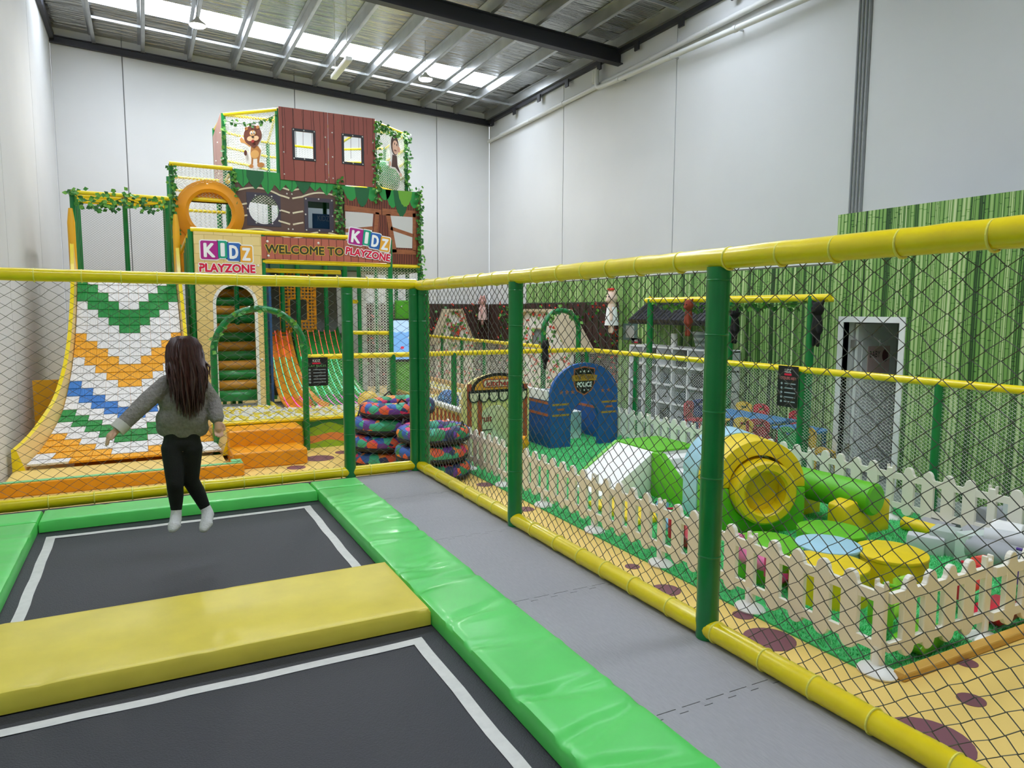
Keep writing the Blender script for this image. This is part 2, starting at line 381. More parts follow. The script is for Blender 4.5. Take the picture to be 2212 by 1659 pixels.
def pipe(pts, label, r=.055):
    t = thing('drain_pipe', label, 'pipe', pts[0]); P = [V(p) for p in pts]; full = [P[0]]
    for i in range(1, len(P)-1):
        a, b, c = P[i-1], P[i], P[i+1]; d1 = (a-b).normalized()*.16; d2 = (c-b).normalized()*.16
        for k in range(7):
            u = k/6; full.append((b+d1)*(1-u)**2+b*2*u*(1-u)+(b+d2)*u*u)
    full.append(P[-1]); MB().path(full, r, 14).build('pipe_run', GALV, t, True)
    for a, b in zip(P[:-1], P[1:]):
        L = (b-a).length; d = (b-a).normalized()
        for k in range(int(L/1.6)):
            q = a+d*(.8+1.6*k); MB().tube(q-d*.035, q+d*.035, r+.008, 14).build('coupling', GALV, t, True)
            MB().box(q.x, XR-.003, q.y-.012, q.y+.012, q.z-.012, q.z+.012).build('pipe_clip', STEEL, t)
    return t
pipe([(8.83, 18.6, 6.77), (8.83, 3, 6.92)], 'long grey drain pipe running along right wall to the far corner', .05)
pipe([(8.72, 13.05, 7.1), (8.72, 13.05, 6.72), (8.72, 3, 6.42)], 'grey drain pipe that drops from the black rafter and runs below the other', .05)
pipe([(8.72, 13.148, 7.1), (8.72, 13.148, 6.86)], 'short grey vertical pipe stub beneath the black rafter end', .05)
for k in range(4):
    t = tag(MB().tube((8.885, 6.72+.055*k, 2.75), (8.885, 6.72+.055*k, 6.38), .014, 8).build('conduit', M('grey_conduit', '#8d8f92', .4), None, True), 'thin grey vertical cable conduit on right wall above bamboo partition', 'conduit', 'cable conduits side by side on the right wall')
def lamp(x, y, label):
    z = zroof(x)-.55; t = thing('pendant_lamp', label, 'lamp', (x, y, z), 'round high bay lamps under the roof')
    MB().tube((x, y, z+.1), (x, y, zroof(x)+.265), .005, 6).build('hanging_cord', STEEL, t)
    MB().lathe([(.03, .14), (.05, .1), (.14, .03), (.15, 0), (.145, -.005)], (x, y, z), 24).build('housing', M('lamp_white', '#e8e8e8', .4), t, True)
    MB().lathe([(.13, -.006), (.13, -.018)], (x, y, z), 24).build('diffuser', M('lamp_glow', '#ffffff', .5, emit=60), t)
    l = bpy.data.lights.new('lamp_light', 'AREA'); l.shape = 'DISK'; l.size = .3; l.energy = LAMP_W; l.color = (1, .98, .96)
    o = bpy.data.objects.new('lamp_light', l); COL.objects.link(o); o.parent = t; o.location = (0, 0, -.03)
    return t
LAMPL = ['round high bay lamp hanging above the tile slide platform', 'round high bay lamp hanging above the second ball pool']
for x, y in ((1.08, 14.46), (5.5, 14.7)):
    lamp(x, y, LAMPL.pop(0))
t = thing('tube_light_fixture', 'unlit white batten light hanging on two wires', 'lamp', (3.46, 13.7, 6.5))
MB().box(3.40, 3.52, 13.1, 14.3, 6.48, 6.56).build('casing', M('lamp_white', '#e8e8e8', .4), t, bevel=.02)
for y in (13.25, 14.15): MB().tube((3.46, y, 6.55), (3.46, y, zroof(3.46)+.268), .006, 6).build('hanging_wire', WHITE, t)
# ------------------------------------------------------------------ raised trampoline deck
DZ, PZ = .60, .678                       # deck level, pad top
FX, FY = 2.17, 6.04                      # lines of the safety fence
struct(tag(MB().box(XL+.01, FX+.06, YF+.2, FY+.08, 0, DZ-.022).build('platform_base', M('platform_ply', '#3a3a3c', .8)), 'dark raised deck base beneath the trampolines', 'platform'))
MATG = M('grey_foam_mat', '#a5a3a6', .7, var=.05, bump=.25, scale=90, stretch=(1, .25, 1))
def jig(a, b, n, amp, flip):
    """toothed edge of an interlocking mat from a to b"""
    o = []; sg = 1 if flip else -1
    for i in range(n):
        t0 = i/n; w = 1/n
        for tt, am in ((.0, 0), (.28, 0), (.22, 1), (.58, 1), (.52, 0)):
            t = t0+tt*w; o.append((a[0]+(b[0]-a[0])*t, a[1]+sg*amp*am))
    return o
ys = [6.0, 5.2, 4.11, 3.03, 1.91, .85, -.25]
for i in range(len(ys)-1):
    y1, y0 = ys[i], ys[i+1]; x0, x1 = 1.40, 2.215; g = .002
    poly = jig((x0, y0+g), (x1, y0+g), 7, .03, False) if i < len(ys)-2 else [(x0, y0+g)]
    poly = poly+[(x1, y0+g)]+[(p[0], p[1]-2*g) for p in reversed(jig((x0, y1+g), (x1, y1+g), 7, .03, False) if i else [(x0, y1), (x1, y1)])]
    o = MB().plate(poly, [], ((0, 0, DZ), (1, 0, 0), (0, 1, 0), (0, 0, 1)), .022).build('foam_floor_mat', MATG, None)
    tag(o, ['grey interlocking foam mat in the fence corner beside far green pad', 'grey interlocking foam mat next after the corner mat along the fence', 'grey foam mat at the foot of the second right fence post', 'grey foam mat beside the yellow dividing pad end', 'grey foam mat at the foot of the nearest right fence post', 'grey foam mat past the nearest right fence post'][i], 'mat', 'grey foam mats along the fence')
BED = M('trampoline_mesh', '#35353a', .62, var=.12, bump=.3, scale=160); WEB = M('white_webbing', '#d9d6d0', .8, var=.06, scale=30)
def trampoline(x0, x1, y0, y1, label):
    t = thing('trampoline', label, 'trampoline', ((x0+x1)/2, (y0+y1)/2, DZ-.02), 'in-ground trampolines')
    m = MB(); n = 14
    for j in range(n+1):
        for i in range(n+1):
            u, v = i/n, j/n; m.v.append((x0+(x1-x0)*u, y0+(y1-y0)*v, DZ-.004-.012*math.sin(math.pi*u)*math.sin(math.pi*v)))
    for j in range(n):
        for i in range(n): a = j*(n+1)+i; m.f.append((a, a+1, a+n+2, a+n+1)); m.m.append(0)
    m.build('jumping_bed', BED, t, True)
    w, e = .052, .15; z = DZ-.001
    for p, q in (((x0+e, y1-e), (x1-e, y1-e)), ((x1-e, y1-e), (x1-e, y0+e)), ((x1-e, y0+e), (x0+e, y0+e)), ((x0+e, y0+e), (x0+e, y1-e))):
        mm = MB(); p = V((*p, z)); q = V((*q, z)); d = (q-p).normalized(); s = d.cross(V((0, 0, 1))); k = 14; p -= d*w/2; q += d*w/2
        for i in range(k+1):
            c = p.lerp(q, i/k)+V((0, 0, .0006*math.sin(i*2.3)-.004*math.sin(math.pi*i/k))); wob = .0025*math.sin(i*1.7)
            mm.v += [tuple(c-s*(w/2)+s*wob), tuple(c+s*(w/2)+s*wob)]
        for i in range(k): mm.f.append((2*i, 2*i+1, 2*i+3, 2*i+2)); mm.m.append(0)
        mm.build('white_border_strip', WEB, t)
    fm = MB()
    for a, b in (((x0, y0), (x1, y0)), ((x1, y0), (x1, y1)), ((x1, y1), (x0, y1)), ((x0, y1), (x0, y0))): fm.tube((*a, DZ-.05), (*b, DZ-.05), .022, 8)
    fm.build('steel_frame', CHAR, t)
trampoline(-.74, 1.16, 3.3, 5.40, 'black trampoline bed the girl is jumping on')
trampoline(-.74, 1.16, .55, 3.0, 'black trampoline bed on the open side of the yellow pad, empty')
PGREEN = M('green_pad_vinyl', '#5bd862', .36, var=.06, bump=.14, scale=5, coat=.12); PYEL = M('yellow_pad_vinyl', '#e4cf4a', .42, var=.07, bump=.12, scale=5, coat=.1)
def pad(x0, x1, y0, y1, mat, label, wr=.006, seed=1, z0=DZ-.0, z1=PZ):
    """padded cushion: rounded edges, wrinkled skin"""
    nx, ny = max(3, round((x1-x0)/.025)), max(3, round((y1-y0)/.025)); rng = random.Random(seed); m = MB(); r = .022
    wr_l = [(rng.uniform(x0, x1), rng.uniform(y0, y1), rng.uniform(-.5, .5)+(0 if (y1-y0) > (x1-x0) else 1.57), rng.uniform(.12, .4), rng.uniform(-1, .7)) for _ in range(int(14*max(x1-x0, y1-y0)))]
    def dz(x, y):
        s = 0
        for wx, wy, a, L, am in wr_l:
            dx, dy = x-wx, y-wy; u = dx*math.cos(a)+dy*math.sin(a); w = -dx*math.sin(a)+dy*math.cos(a)
            if abs(u) < L and abs(w) < .09: s += am*wr*math.exp(-(w/.022)**2)*math.cos(u/L*1.57)
        return s
    xs = [x0, x0+r*.35, x0+r]+[x0+r+(x1-x0-2*r)*i/nx for i in range(1, nx)]+[x1-r, x1-r*.35, x1]
    yy = [y0, y0+r*.35, y0+r]+[y0+r+(y1-y0-2*r)*i/ny for i in range(1, ny)]+[y1-r, y1-r*.35, y1]
    def edge(v, a, b): d = min(v-a, b-v); return 0 if d >= r else r-math.sqrt(max(0, r*r-(r-d)**2))
    NX, NY = len(xs), len(yy)
    for j, y in enumerate(yy):
        for i, x in enumerate(xs):
            drop = max(edge(x, x0, x1), edge(y, y0, y1)); m.v.append((x, y, z1-drop+(dz(x, y) if drop < r*.9 else 0)))
    for j in range(NY-1):
        for i in range(NX-1): a = j*NX+i; m.f.append((a, a+1, a+NX+1, a+NX)); m.m.append(0)
    ring = [i for i in range(NX)]+[j*NX+NX-1 for j in range(1, NY)]+[(NY-1)*NX+i for i in range(NX-2, -1, -1)]+[j*NX for j in range(NY-2, 0, -1)]
    o = len(m.v); m.v += [(m.v[k][0], m.v[k][1], z0) for k in ring]
    for k in range(len(ring)): a, b = ring[k], ring[(k+1) % len(ring)]; m.f.append((a, o+k, o+(k+1) % len(ring), b)); m.m.append(0)
    m.f.append(tuple(o+k for k in range(len(ring)))); m.m.append(0)
    ob = m.build('safety_pad', mat, None, True, shift=((x0+x1)/2, (y0+y1)/2, z0)); return tag(ob, label, 'pad', 'padded trampoline edge cushions')
pad(-.67, 1.115, 5.39, 5.69, PGREEN, 'green padded cushion along the back edge of the far trampoline', .005, 2)
pad(1.12, 1.50, 5.43, 5.70, PGREEN, 'small green corner cushion by the fence post', .003, 3)
pad(1.12, 1.50, -.2, 5.425, PGREEN, 'long green padded cushion beside the grey foam mats', .013, 4)
pad(XL+.02, -.675, 5.39, 5.69, PGREEN, 'green corner cushion near the left wall behind far trampoline', .003, 5)
pad(XL+.02, -.675, -.2, 5.385, PGREEN, 'long green padded cushion along the left wall side', .007, 6)
pad(-.67, 1.115, 2.97, 3.66, PYEL, 'wide yellow padded cushion between the two trampolines', .005, 7, DZ+.002, PZ+.008)
# ------------------------------------------------------------------ safety fence round the deck
t = thing('safety_fence', 'yellow and green padded pipe fence with dark rope net round the deck', 'fence', (FX, FY, DZ))
TZ, BZ, R = 2.265, .648, .045
def padtube(a, b, r, name, mat, parent, n=18):
    a = V(a); b = V(b); L = (b-a).length; k = max(2, int(L/.09)); rng = random.Random(int(L*77)); pts = [a.lerp(b, i/k)+V((0, 0, rng.uniform(-.0012, .0012))) for i in range(k+1)]
    return MB().path(pts, r, n, rs=[r+rng.uniform(-.0013, .0013) for _ in pts]).build(name, mat, parent, True)
YF2 = -1.2
padtube((-1.5, FY, TZ+.025), (FX-.02, FY, TZ+.01), R, 'top_rail', YEL, t); padtube((FX, FY-.04, TZ), (FX, YF2, TZ+.01), R, 'top_rail', YEL, t)
padtube((-1.5, FY, BZ), (FX-.05, FY, BZ), R, 'bottom_rail', YEL, t); padtube((FX, FY-.05, BZ), (FX, YF2, BZ), R, 'bottom_rail', YEL, t)
for x, y in ((FX-.035, FY+.0), (FX+.03, FY-.055), (FX, 4.155), (FX, 2.30), (1.535, FY), (-1.45, FY), (FX, -.3)):
    p = padtube((x, y, DZ+.001), (x, y, TZ-.03), .049, 'post', GRN, t)
    for z in (.98, 1.33, 1.62, 1.95, 2.18): MB().lathe([(.0495, z-.004), (.0515, z), (.0495, z+.004)], (x, y, 0), 18).build('wrap_seam', GRN, p, True)
TIE = M('yellow_tie', '#fbf06a', .4)
tie = None
def ties(p0, d, L, step, z0, r):
    global tie
    k = int(L/step)
    for i in range(1, k):
        p = V(p0)+V(d)*(i*step+.03*math.sin(i*5.1))
        if tie is None: tie = bpy.data.objects.new('cable_tie', MB().path([(0, (r+.001)*math.cos(2*math.pi*q/20), (r+.001)*math.sin(2*math.pi*q/20)) for q in range(20)], .0045, 6, closed=True).build('cable_tie', TIE).data); bpy.data.objects.remove(bpy.data.objects['cable_tie']) if False else None
        o = bpy.data.objects.new('cable_tie', tie.data); COL.objects.link(o); o.parent = t; o.location = p-V(t.location)
        if abs(d[1]) > .5: o.rotation_euler = (0, 0, math.pi/2)
ties((-1.5, FY, TZ+.018), (1, 0, 0), 3.6, .27, 0, R); ties((FX, FY, TZ+.002), (0, -1, 0), 7.0, .27, 0, R)
ties((-1.5, FY, BZ), (1, 0, 0), 3.6, .27, 0, R); ties((FX, FY, BZ), (0, -1, 0), 7.0, .27, 0, R)
for o in [o for o in COL.objects if o.name.startswith('cable_tie') and o.parent is None]: bpy.data.objects.remove(o)
stuff(MB().net(((-1.5, FY+.015, BZ+.03), (1, 0, 0), (0, 0, 1)), 3.62, 1.61, .107, .072, .0028, jit=.004).build('rope_net', NETDARK, t))
for y0, y1 in ((6.0, 4.19), (4.12, 2.34), (2.26, -.26)):
    stuff(MB().net(((FX+.02, y0, BZ+.03), (0, -1, 0), (0, 0, 1)), y0-y1, 1.57, .084, .068, .0026, jit=.004).build('rope_net', NETDARK, t))
# ------------------------------------------------------------------ jumping girl
def fused(name, parts, mat, parent, vox=.012, smooth=6, rough_n=0.):
    """round cones melted into one continuous skin"""
    m = MB()
    for seg in parts:
        (a, ra), (b, rb) = seg[0], seg[1]; fl_ = seg[2] if len(seg) > 2 else 1.
        a = V(a); b = V(b); k = 5; pts = []; rs = []
        d = (b-a).normalized()
        for ang in (1.35, .8): pts.append(a-d*ra*math.sin(ang)); rs.append(ra*math.cos(ang))
        for i in range(k+1): pts.append(a.lerp(b, i/k)); rs.append(ra+(rb-ra)*i/k)
        for ang in (.8, 1.35): pts.append(b+d*rb*math.sin(ang)); rs.append(rb*math.cos(ang))
        m.path(pts, 1, 14, rs=rs, sx=fl_)
    o = m.build(name, mat, parent, True)
    r = o.modifiers.new('r', 'REMESH'); r.mode = 'VOXEL'; r.voxel_size = vox
    s = o.modifiers.new('s', 'SMOOTH'); s.factor = .5; s.iterations = smooth
    bpy.context.view_layer.update(); me = bpy.data.meshes.new_from_object(o.evaluated_get(bpy.context.evaluated_depsgraph_get()))
    o.modifiers.clear(); o.data = me; me.polygons.foreach_set('use_smooth', [True]*len(me.polygons)); return o
GYY = 4.36
def G(px, py, dy=0.): return hit(px, py, 1, GYY+dy)
girl = thing('person', 'child with long brown hair, grey jumper and black leggings, jumping in the air', 'person', (.19, GYY, .60))
SKIN = M('skin', '#d9a98c', .5); KNIT = M('grey_knit', '#8b847f', .95, var=.16, bump=.6, scale=60); LEG = M('black_leggings', '#121214', .8, bump=.2, scale=120); SOCK = M('white_sock', '#d8d6d4', .85, bump=.3, scale=90)
HAIR = M('brown_hair', '#41251d', .36, var=.35, scale=18, stretch=(6, 6, .6))
hd = G(398, 765, .0); nk = G(396, 818); ch = G(393, 850); wa = G(393, 925); hp = G(393, 962)
sl = G(362, 826); sr = G(430, 826); el = G(322, 862, -.05); er = G(459, 866, .02); wl = G(262, 920, -.1); wr_ = G(468, 902, -.06)
hl = G(372, 965); hr = G(414, 965); kl = G(378, 1045, -.02); kr = G(412, 1038, .05); al = G(381, 1100, .05); ar = G(443, 1096, .12)
body = fused('body', [((hd, .07), (hd+V((0, -.01, -.03)), .065)), ((nk, .03), (ch, .035)), ((ch, .06), (wa, .055)), ((wa, .055), (hp, .055)), ((sl, .03), (sr, .03)), ((sl, .026), (el, .022)), ((el, .022), (wl, .018)), ((sr, .026), (er, .022)), ((er, .022), (wr_, .018)),
    ((hl, .04), (kl, .026)), ((kl, .026), (al, .018)), ((hr, .04), (kr, .026)), ((kr, .026), (ar, .018)), ((al, .018), (G(378, 1132, .0), .013)), ((ar, .018), (G(447, 1126, .07), .013))], SKIN, girl)
fused('jumper', [((G(394, 836), .075), (G(393, 880), .092)), ((G(378, 870), .085), (G(410, 870), .085)), ((G(373, 905), .088), (G(414, 905), .088)), ((G(361, 924), .058), (G(428, 924), .058)), ((G(385, 925), .075), (G(403, 925), .075)), ((sl, .045), (sr, .045)), ((sl, .048), (el, .048)), ((el, .048), (wl, .04)), ((sr, .048), (er, .046)), ((er, .046), (wr_, .042)), ((G(396, 820), .045), (G(394, 838), .06))], KNIT, girl, .009, 5)
fused('leggings', [((G(377, 935), .062), (G(410, 935), .062)), ((G(377, 955), .06), (G(410, 955), .06)), ((hl, .06), (kl, .045)), ((kl, .045), (G(380, 1070, .03), .042)), ((G(380, 1070, .03), .042), (al, .031)), ((hr, .06), (kr, .045)), ((kr, .045), (G(428, 1065, .1), .042)), ((G(428, 1065, .1), .042), (ar, .031))], LEG, girl, .008, 4)
fused('sock', [((al+V((0, 0, .005)), .029), (G(380, 1118, .03), .031)), ((G(380, 1118, .03), .033), (G(377, 1136, -.01), .03)), ((G(377, 1134, -.01), .03), (G(373, 1143, -.03), .022), 1.3)], SOCK, girl, .007, 3)
fused('sock', [((ar+V((0, 0, .005)), .03), (G(449, 1110, .1), .034)), ((G(449, 1110, .1), .036), (G(446, 1130, .05), .031)), ((G(446, 1130, .05), .031), (G(440, 1143, .02), .022), 1.3)], SOCK, girl, .007, 3)
def hand(w, d, up, side, name='hand'):
    """palm, four unequal bent fingers and a thumb from its side"""
    w = V(w); d = V(d).normalized(); sd = d.cross(V(up)).normalized()*side; nn = sd.cross(d)*side; parts = [((w, .018), (w+d*.045, .021), 1.)]
    for i, L in enumerate((.040, .046, .043, .033)):
        b = w+d*.048+sd*(.0125*(i-1.5)); k = b+d*L*.5+nn*-.004; parts += [((b, .0068), (k, .0062)), ((k, .0062), (k+d*L*.45-nn*.013, .0052))]
    b = w+d*.012-sd*.018; k = b+d*.02-sd*.014; parts += [((b, .0085), (k, .0075)), ((k, .0075), (k+d*.022-sd*.002-nn*.006, .006))]
    return fused(name, parts, SKIN, girl, .0042, 3)
hand(wl+(wl-el).normalized()*.03, (wl-el).normalized()+V((-.1, 0, -.1)), (0, 0, 1), 1); hand(wr_+(wr_-er).normalized()*.025, V((.05, -.1, -1)), (0, 1, 0), -1)
cuffm = M('jumper_cuff', '#cfc9c0', .9)
c0 = wl-(wl-el).normalized()*.02; MB().tube(c0, c0+(wl-el).normalized()*.05, .043, 16, r2=.041).build('cuff', cuffm, girl, True)
# hair: a cap and long hanging locks
hb = MB().ball(hd+V((0, -.005, .0)), .086, 20, sc=(.95, 1.02, 1.1)); hb.build('hair_cap', HAIR, girl, True)
rng = random.Random(5); hm = MB()
for i in range(900):
    a = rng.uniform(0, 2*math.pi); f = rng.random()**.6
    fx, fy = math.cos(a)*f, math.sin(a)*f
    if fy > .75: continue
    top = hd+V((.03*fx, .03*fy+.01, .098))
    side = hd+V((.092*fx+rng.uniform(-.008, .008), -.03+.085*fy if fy < .2 else .09*fy, -.02+rng.uniform(-.02, .02)))
    tipx = fx*.092+.012+rng.uniform(-.02, .02); dl = (.33-.16*abs(fx)**2)*rng.uniform(.72, 1.08)
    if fy > .2: dl *= .7
    mid = hd+V((tipx*1.05, min(side.y-hd.y, -.05)-rng.uniform(0, .05), -dl*.5)); tip = hd+V((tipx*.95+rng.uniform(-.015, .015), mid.y-hd.y-rng.uniform(-.01, .03), -dl))
    P = [top, hd+V((.062*fx, .06*fy, .085)), hd+V((.088*fx, .085*fy, .045)), side, side.lerp(mid, .5), mid, mid.lerp(tip, .55)+V((rng.uniform(-.006, .006), 0, 0)), tip]
    hm.path(P, .004, 4, rs=[.004, .006, .006, .006, .0058, .0055, .004, .0008])
stuff(hm.build('long_hair', HAIR, girl, True))
# ------------------------------------------------------------------ play tower
YS, YT = 12.7, 14.0
def Z1(x, y, Y): return hit(340+x/3.687, 200+y/3.687, 1, Y)      # from the enlarged crop of the tower
tw = thing('play_tower', 'three storey indoor play tower with printed panels, nets and welcome sign', 'play tower', (2.8, 14.0, 0))
CREAMBRICK = M_planks('cream_brick_print', '#f3d994', '#eccf86', '#c9a95e', .155, .5, False, .29)
PLANK = M_planks('red_plank_print', '#a85a4c', '#9c5044', '#4a201a', .19, .5)
REDWOOD = M_planks('dark_redwood_print', '#8c4a33', '#7a3c2a', '#35150f', .05, .5)
WELC = M_planks('welcome_board_print', '#c06a55', '#b55f4c', '#5a261e', .13, .5)
BROWN = M('brown_panel', '#6b5046', .6, var=.06, scale=4); CREAM = M('cream_print', '#efe3c4', .6)
BOLT = M('white_bolt', '#f4f2ee', .4); WOODB = M('wood_frame_print', '#a8653f', .55, var=.2, scale=8, stretch=(1, 1, 5))
FOL = [M('foliage_print_a', '#2f9f4a', .55), M('foliage_print_b', '#1f6a3c', .55), M('foliage_print_c', '#79b83a', .55)]
LOGO = {'K': M('logo_magenta', '#b5208c', .5), 'I': M('logo_green', '#17a583', .5), 'D': M('logo_blue', '#2f69b8', .5), 'Z': M('logo_amber', '#f3b13a', .5)}
LWH = M('logo_white', '#fbfbfa', .5); LRED = M('logo_red', '#e01440', .5)
def post(x, y, z0, z1, parent=tw, r=.043, mat=GRN): return MB().tube((x, y, z0), (x, y, z1), r, 12).build('post', mat, parent, True)
def rail(a, b, parent=tw, r=.038, name='rail'): return MB().tube(a, b, r, 12).build(name, YEL, parent, True)
def bolts(pts, fr, parent, r=.022):
    o, u, v, n = (V(q) for q in fr)
    for a, b in pts: MB().ball(o+u*a+v*b+n*.004, r, 8).build('bolt', BOLT, parent, True)
# sign panel with the arched way to the stairs
fr = FR(0, YS, 0)
arch = [(1.06, .30), (1.06, 2.14)]+circ(1.36, 2.14, .30, .30, 15, math.pi, 0, True)+[(1.66, .30)]
sg = MB().plate([(.76, .3), (1.06, .3)]+arch[1:-1]+[(1.66, .3), (1.80, .3), (1.80, 3.30), (.76, 3.30)], [], fr, .05).build('sign_panel', CREAMBRICK, tw)
oa = [(1.01, .30), (1.01, 2.14)]+circ(1.36, 2.14, .35, .35, 15, math.pi, 0, True)+[(1.71, .30)]
MB().plate(oa+list(reversed(arch)), [], FR(0, YS-.012, 0), .02).build('arch_border', WHITE, sg)
def logo(parent, fr, x, y, s, rot=0.):
    """four coloured letter tiles over a red word, with white outlines"""
    o, u, v, n = (V(q) for q in fr); u2 = u*math.cos(rot)+v*math.sin(rot); v2 = v*math.cos(rot)-u*math.sin(rot); f2 = (o+u*x+v*y+n*.006, u2, v2, n)
    tiles = (('K', 0.0, .25, .33, .37), ('I', .325, .28, .18, .35), ('D', .50, .235, .255, .36), ('Z', .745, .21, .245, .34)); wm = MB()
    for L, a, b, w, h in tiles: wm.plate(rrect((a-.022)*s, (b-.022)*s, (a+w+.022)*s, (b+h+.022)*s, .05*s), [], f2, .006)
    wm.build('logo_outline', LWH, parent)
    for L, a, b, w, h in tiles:
        f3 = (V(f2[0])+n*.004, u2, v2, n); MB().plate(rrect(a*s, b*s, (a+w)*s, (b+h)*s, .035*s), [], f3, .004).build('logo_tile', LOGO[L], parent)
        m = MB(); lw = w*(.58 if L != 'I' else .3); text(m, L, f3, (a+(w-lw)/2)*s, (b+.14*h)*s, lw*s, h*.7*s, .003, bold=.014*s); m.build('letter', LWH, parent)
    for of, mt, k, nm in ((.026, LWH, .0, 'lettering_outline'), (.009, LRED, .003, 'red_lettering')):
        m = MB(); text(m, 'PLAYZONE', (V(f2[0])+n*k, u2, v2, n), -.03*s, 0, 1.06*s, .16*s, .004, bold=of*s); m.build(nm, mt, parent)
a = Z1(350, 1425, YS); b = Z1(765, 1425, YS); logo(sg, FR(0, YS-.001, 0), a.x, a.z+.0, b.x-a.x)
bolts([(.83, 2.75), (1.74, 2.78), (.83, .6), (1.75, 1.2)], fr, sg)
# welcome board
wb = MB().plate([(1.80, 2.90), (4.05, 2.90), (4.05, 3.27), (1.80, 3.27)], [], fr, .03).build('welcome_board', WELC, tw)
a = Z1(862, 1300, YS); b = Z1(1490, 1232, YS)
for g, mi, th, nm in ((.014, 0, .003, 'lettering_outline'), (0, 0, .006, 'lettering')):
    m = MB(); text(m, 'WELCOME TO', FR(0, YS, 0), a.x, 3.0, b.x-a.x-.02, .135, th, 0, bold=.016 if g else .006); m.build(nm, M('lettering_amber', '#e8c33a', .5) if g else M('lettering_dark', '#3b3a1e', .5), wb)
a = Z1(1500, 1300, YS); b = Z1(1825, 1300, YS); logo(wb, FR(0, YS-.004, 0), a.x+.02, 3.03, (b.x-a.x)*1.02, -.13)
bolts([(1.90, 3.19), (1.91, 2.95), (2.75, 3.2)], fr, wb)
rail((.72, YS+.05, 3.33), (4.05, YS+.05, 3.33)); rail((1.82, YS+.06, 2.86), (4.05, YS+.06, 2.86)); rail((1.82, YS+.3, 2.72), (3.2, YS+.3, 2.72))
for x in (.72, 1.83, 4.06): post(x, YS+.07, .3, 3.33)
for y in (12.98, 13.25, 13.55, 13.8): post(.70, y, .0, 3.25-(y-12.9)*.25)
for z in (3.26,): rail((.70, 12.8, z), (.62, 13.95, z-.22), r=.03)
for x, y, z1 in ((.53, YT+.06, 4.57), (1.53, YT+.06, 4.57), (3.53, YT+.08, 4.45), (5.09, YT+.05, 4.45), (.53, 15.4, 4.57), (1.53, 15.4, 4.5), (3.53, 15.6, 4.4), (5.09, 15.6, 4.4), (2.35, YT+.07, 5.74), (4.17, YT+.07, 5.74), (1.5, 14.9, 5.74), (5.07, 14.76, 5.74), (1.45, 16.2, 5.74), (5.07, 16.2, 5.74), (2.6, 16.9, 5.74), (4.0, 16.9, 5.74), (2.62, 13.98, 2.95), (3.15, 13.98, 2.95), (3.62, 13.3, 2.9), (3.38, 13.4, 2.9)): post(x, y, 0, z1)
# middle storey: net bay, porthole, brown panel, wooden panel
for z in (4.57,): rail((.50, YT, z), (1.53, YT, z))
for z in (4.33, 4.14, 3.95, 4.57): rail((.53, 15.4, z), (1.53, 15.4, z), r=.028)
for z in (4.5, 4.2): rail((1.5, 14.05, z), (1.5, 15.4, z), r=.028)
rail((.53, YT, 3.98), (1.53, YT, 3.98))
stuff(MB().net(((.56, YT, 3.98), (1, 0, 0), (0, 0, 1)), .94, .57, .06, .045, .0068).build('white_net', NETWHITE, tw))
stuff(MB().net(((.56, 15.38, 2.9), (1, 0, 0), (0, 0, 1)), .94, 1.65, .07, .055, .0068).build('white_net', NETWHITE, tw))
c = hit(454, 461, 1, YT); R1 = .575
pt = MB().plate([(.56, 2.7), (1.5, 2.7), (1.5, 3.95), (.56, 3.95)], [circ(c.x, c.z, .40)], FR(0, YT, 0), .03).build('porthole_panel', ORANGE, tw)
MB().lathe([(R1, 0), (R1, .04), (R1-.03, .06), (.40, .13), (.345, .10), (.345, -.02)], (c.x, YT-.0, c.z), 36, axis='Y', cap=False).build('porthole_ring', ORANGE, pt, True)
CLEAR = M('clear_acrylic', '#ffffff', .05); CLEAR.node_tree.nodes['Principled BSDF'].inputs['Transmission Weight'].default_value = 1; CLEAR.node_tree.nodes['Principled BSDF'].inputs['IOR'].default_value = 1.06
dm = MB(); 
for i in range(9):
    ph = math.pi/2*i/8
    for k in range(32): dm.v.append((c.x+.55*math.cos(ph)*math.cos(2*math.pi*k/32), YT-.14-.36*math.sin(ph), c.z+.55*math.cos(ph)*math.sin(2*math.pi*k/32)))
for i in range(8):
    for k in range(32): dm.f.append((i*32+k, i*32+(k+1) % 32, (i+1)*32+(k+1) % 32, (i+1)*32+k)); dm.m.append(0)
dm.build('bubble_dome', CLEAR, pt, True)
for q in range(6): MB().ball((c.x+.54*math.cos(q*1.047+.2), YT-.06, c.z+.54*math.sin(q*1.047+.2)), .014, 8).build('bolt', BOLT, pt, True)
w1 = hit(570, 453, 1, YT); w2 = hit(691, 463, 1, YT)
bp = MB().plate([(1.56, 2.95), (3.52, 2.95), (3.52, 4.52), (1.56, 4.58)], [circ(w1.x, w1.z, .27), [(w2.x-.24, w2.z-.29), (w2.x+.2, w2.z-.29), (w2.x+.2, w2.z+.25), (w2.x-.24, w2.z+.25)]], FR(0, YT, 0), .03).build('brown_panel', BROWN, tw)
MB().plate([(w1.x-.30, w1.z-.3), (w1.x+.3, w1.z-.3), (w1.x+.3, w1.z+.3), (w1.x-.3, w1.z+.3)], [circ(w1.x, w1.z, .265)], FR(0, YT-.008, 0), .008).build('window_frame', M('dark_violet_vinyl', '#4a4350', .4), bp)
stuff(MB().net(((w1.x-.27, YT+.01, w1.z-.27), (1, 0, 0), (0, 0, 1)), .54, .54, .06, .05, .0055, clip=lambda x, y: (x-.27)**2+(y-.27)**2 < .075).build('window_net', NETWHITE, bp))
x0, x1, z0, z1 = w2.x-.24, w2.x+.2, w2.z-.29, w2.z+.25
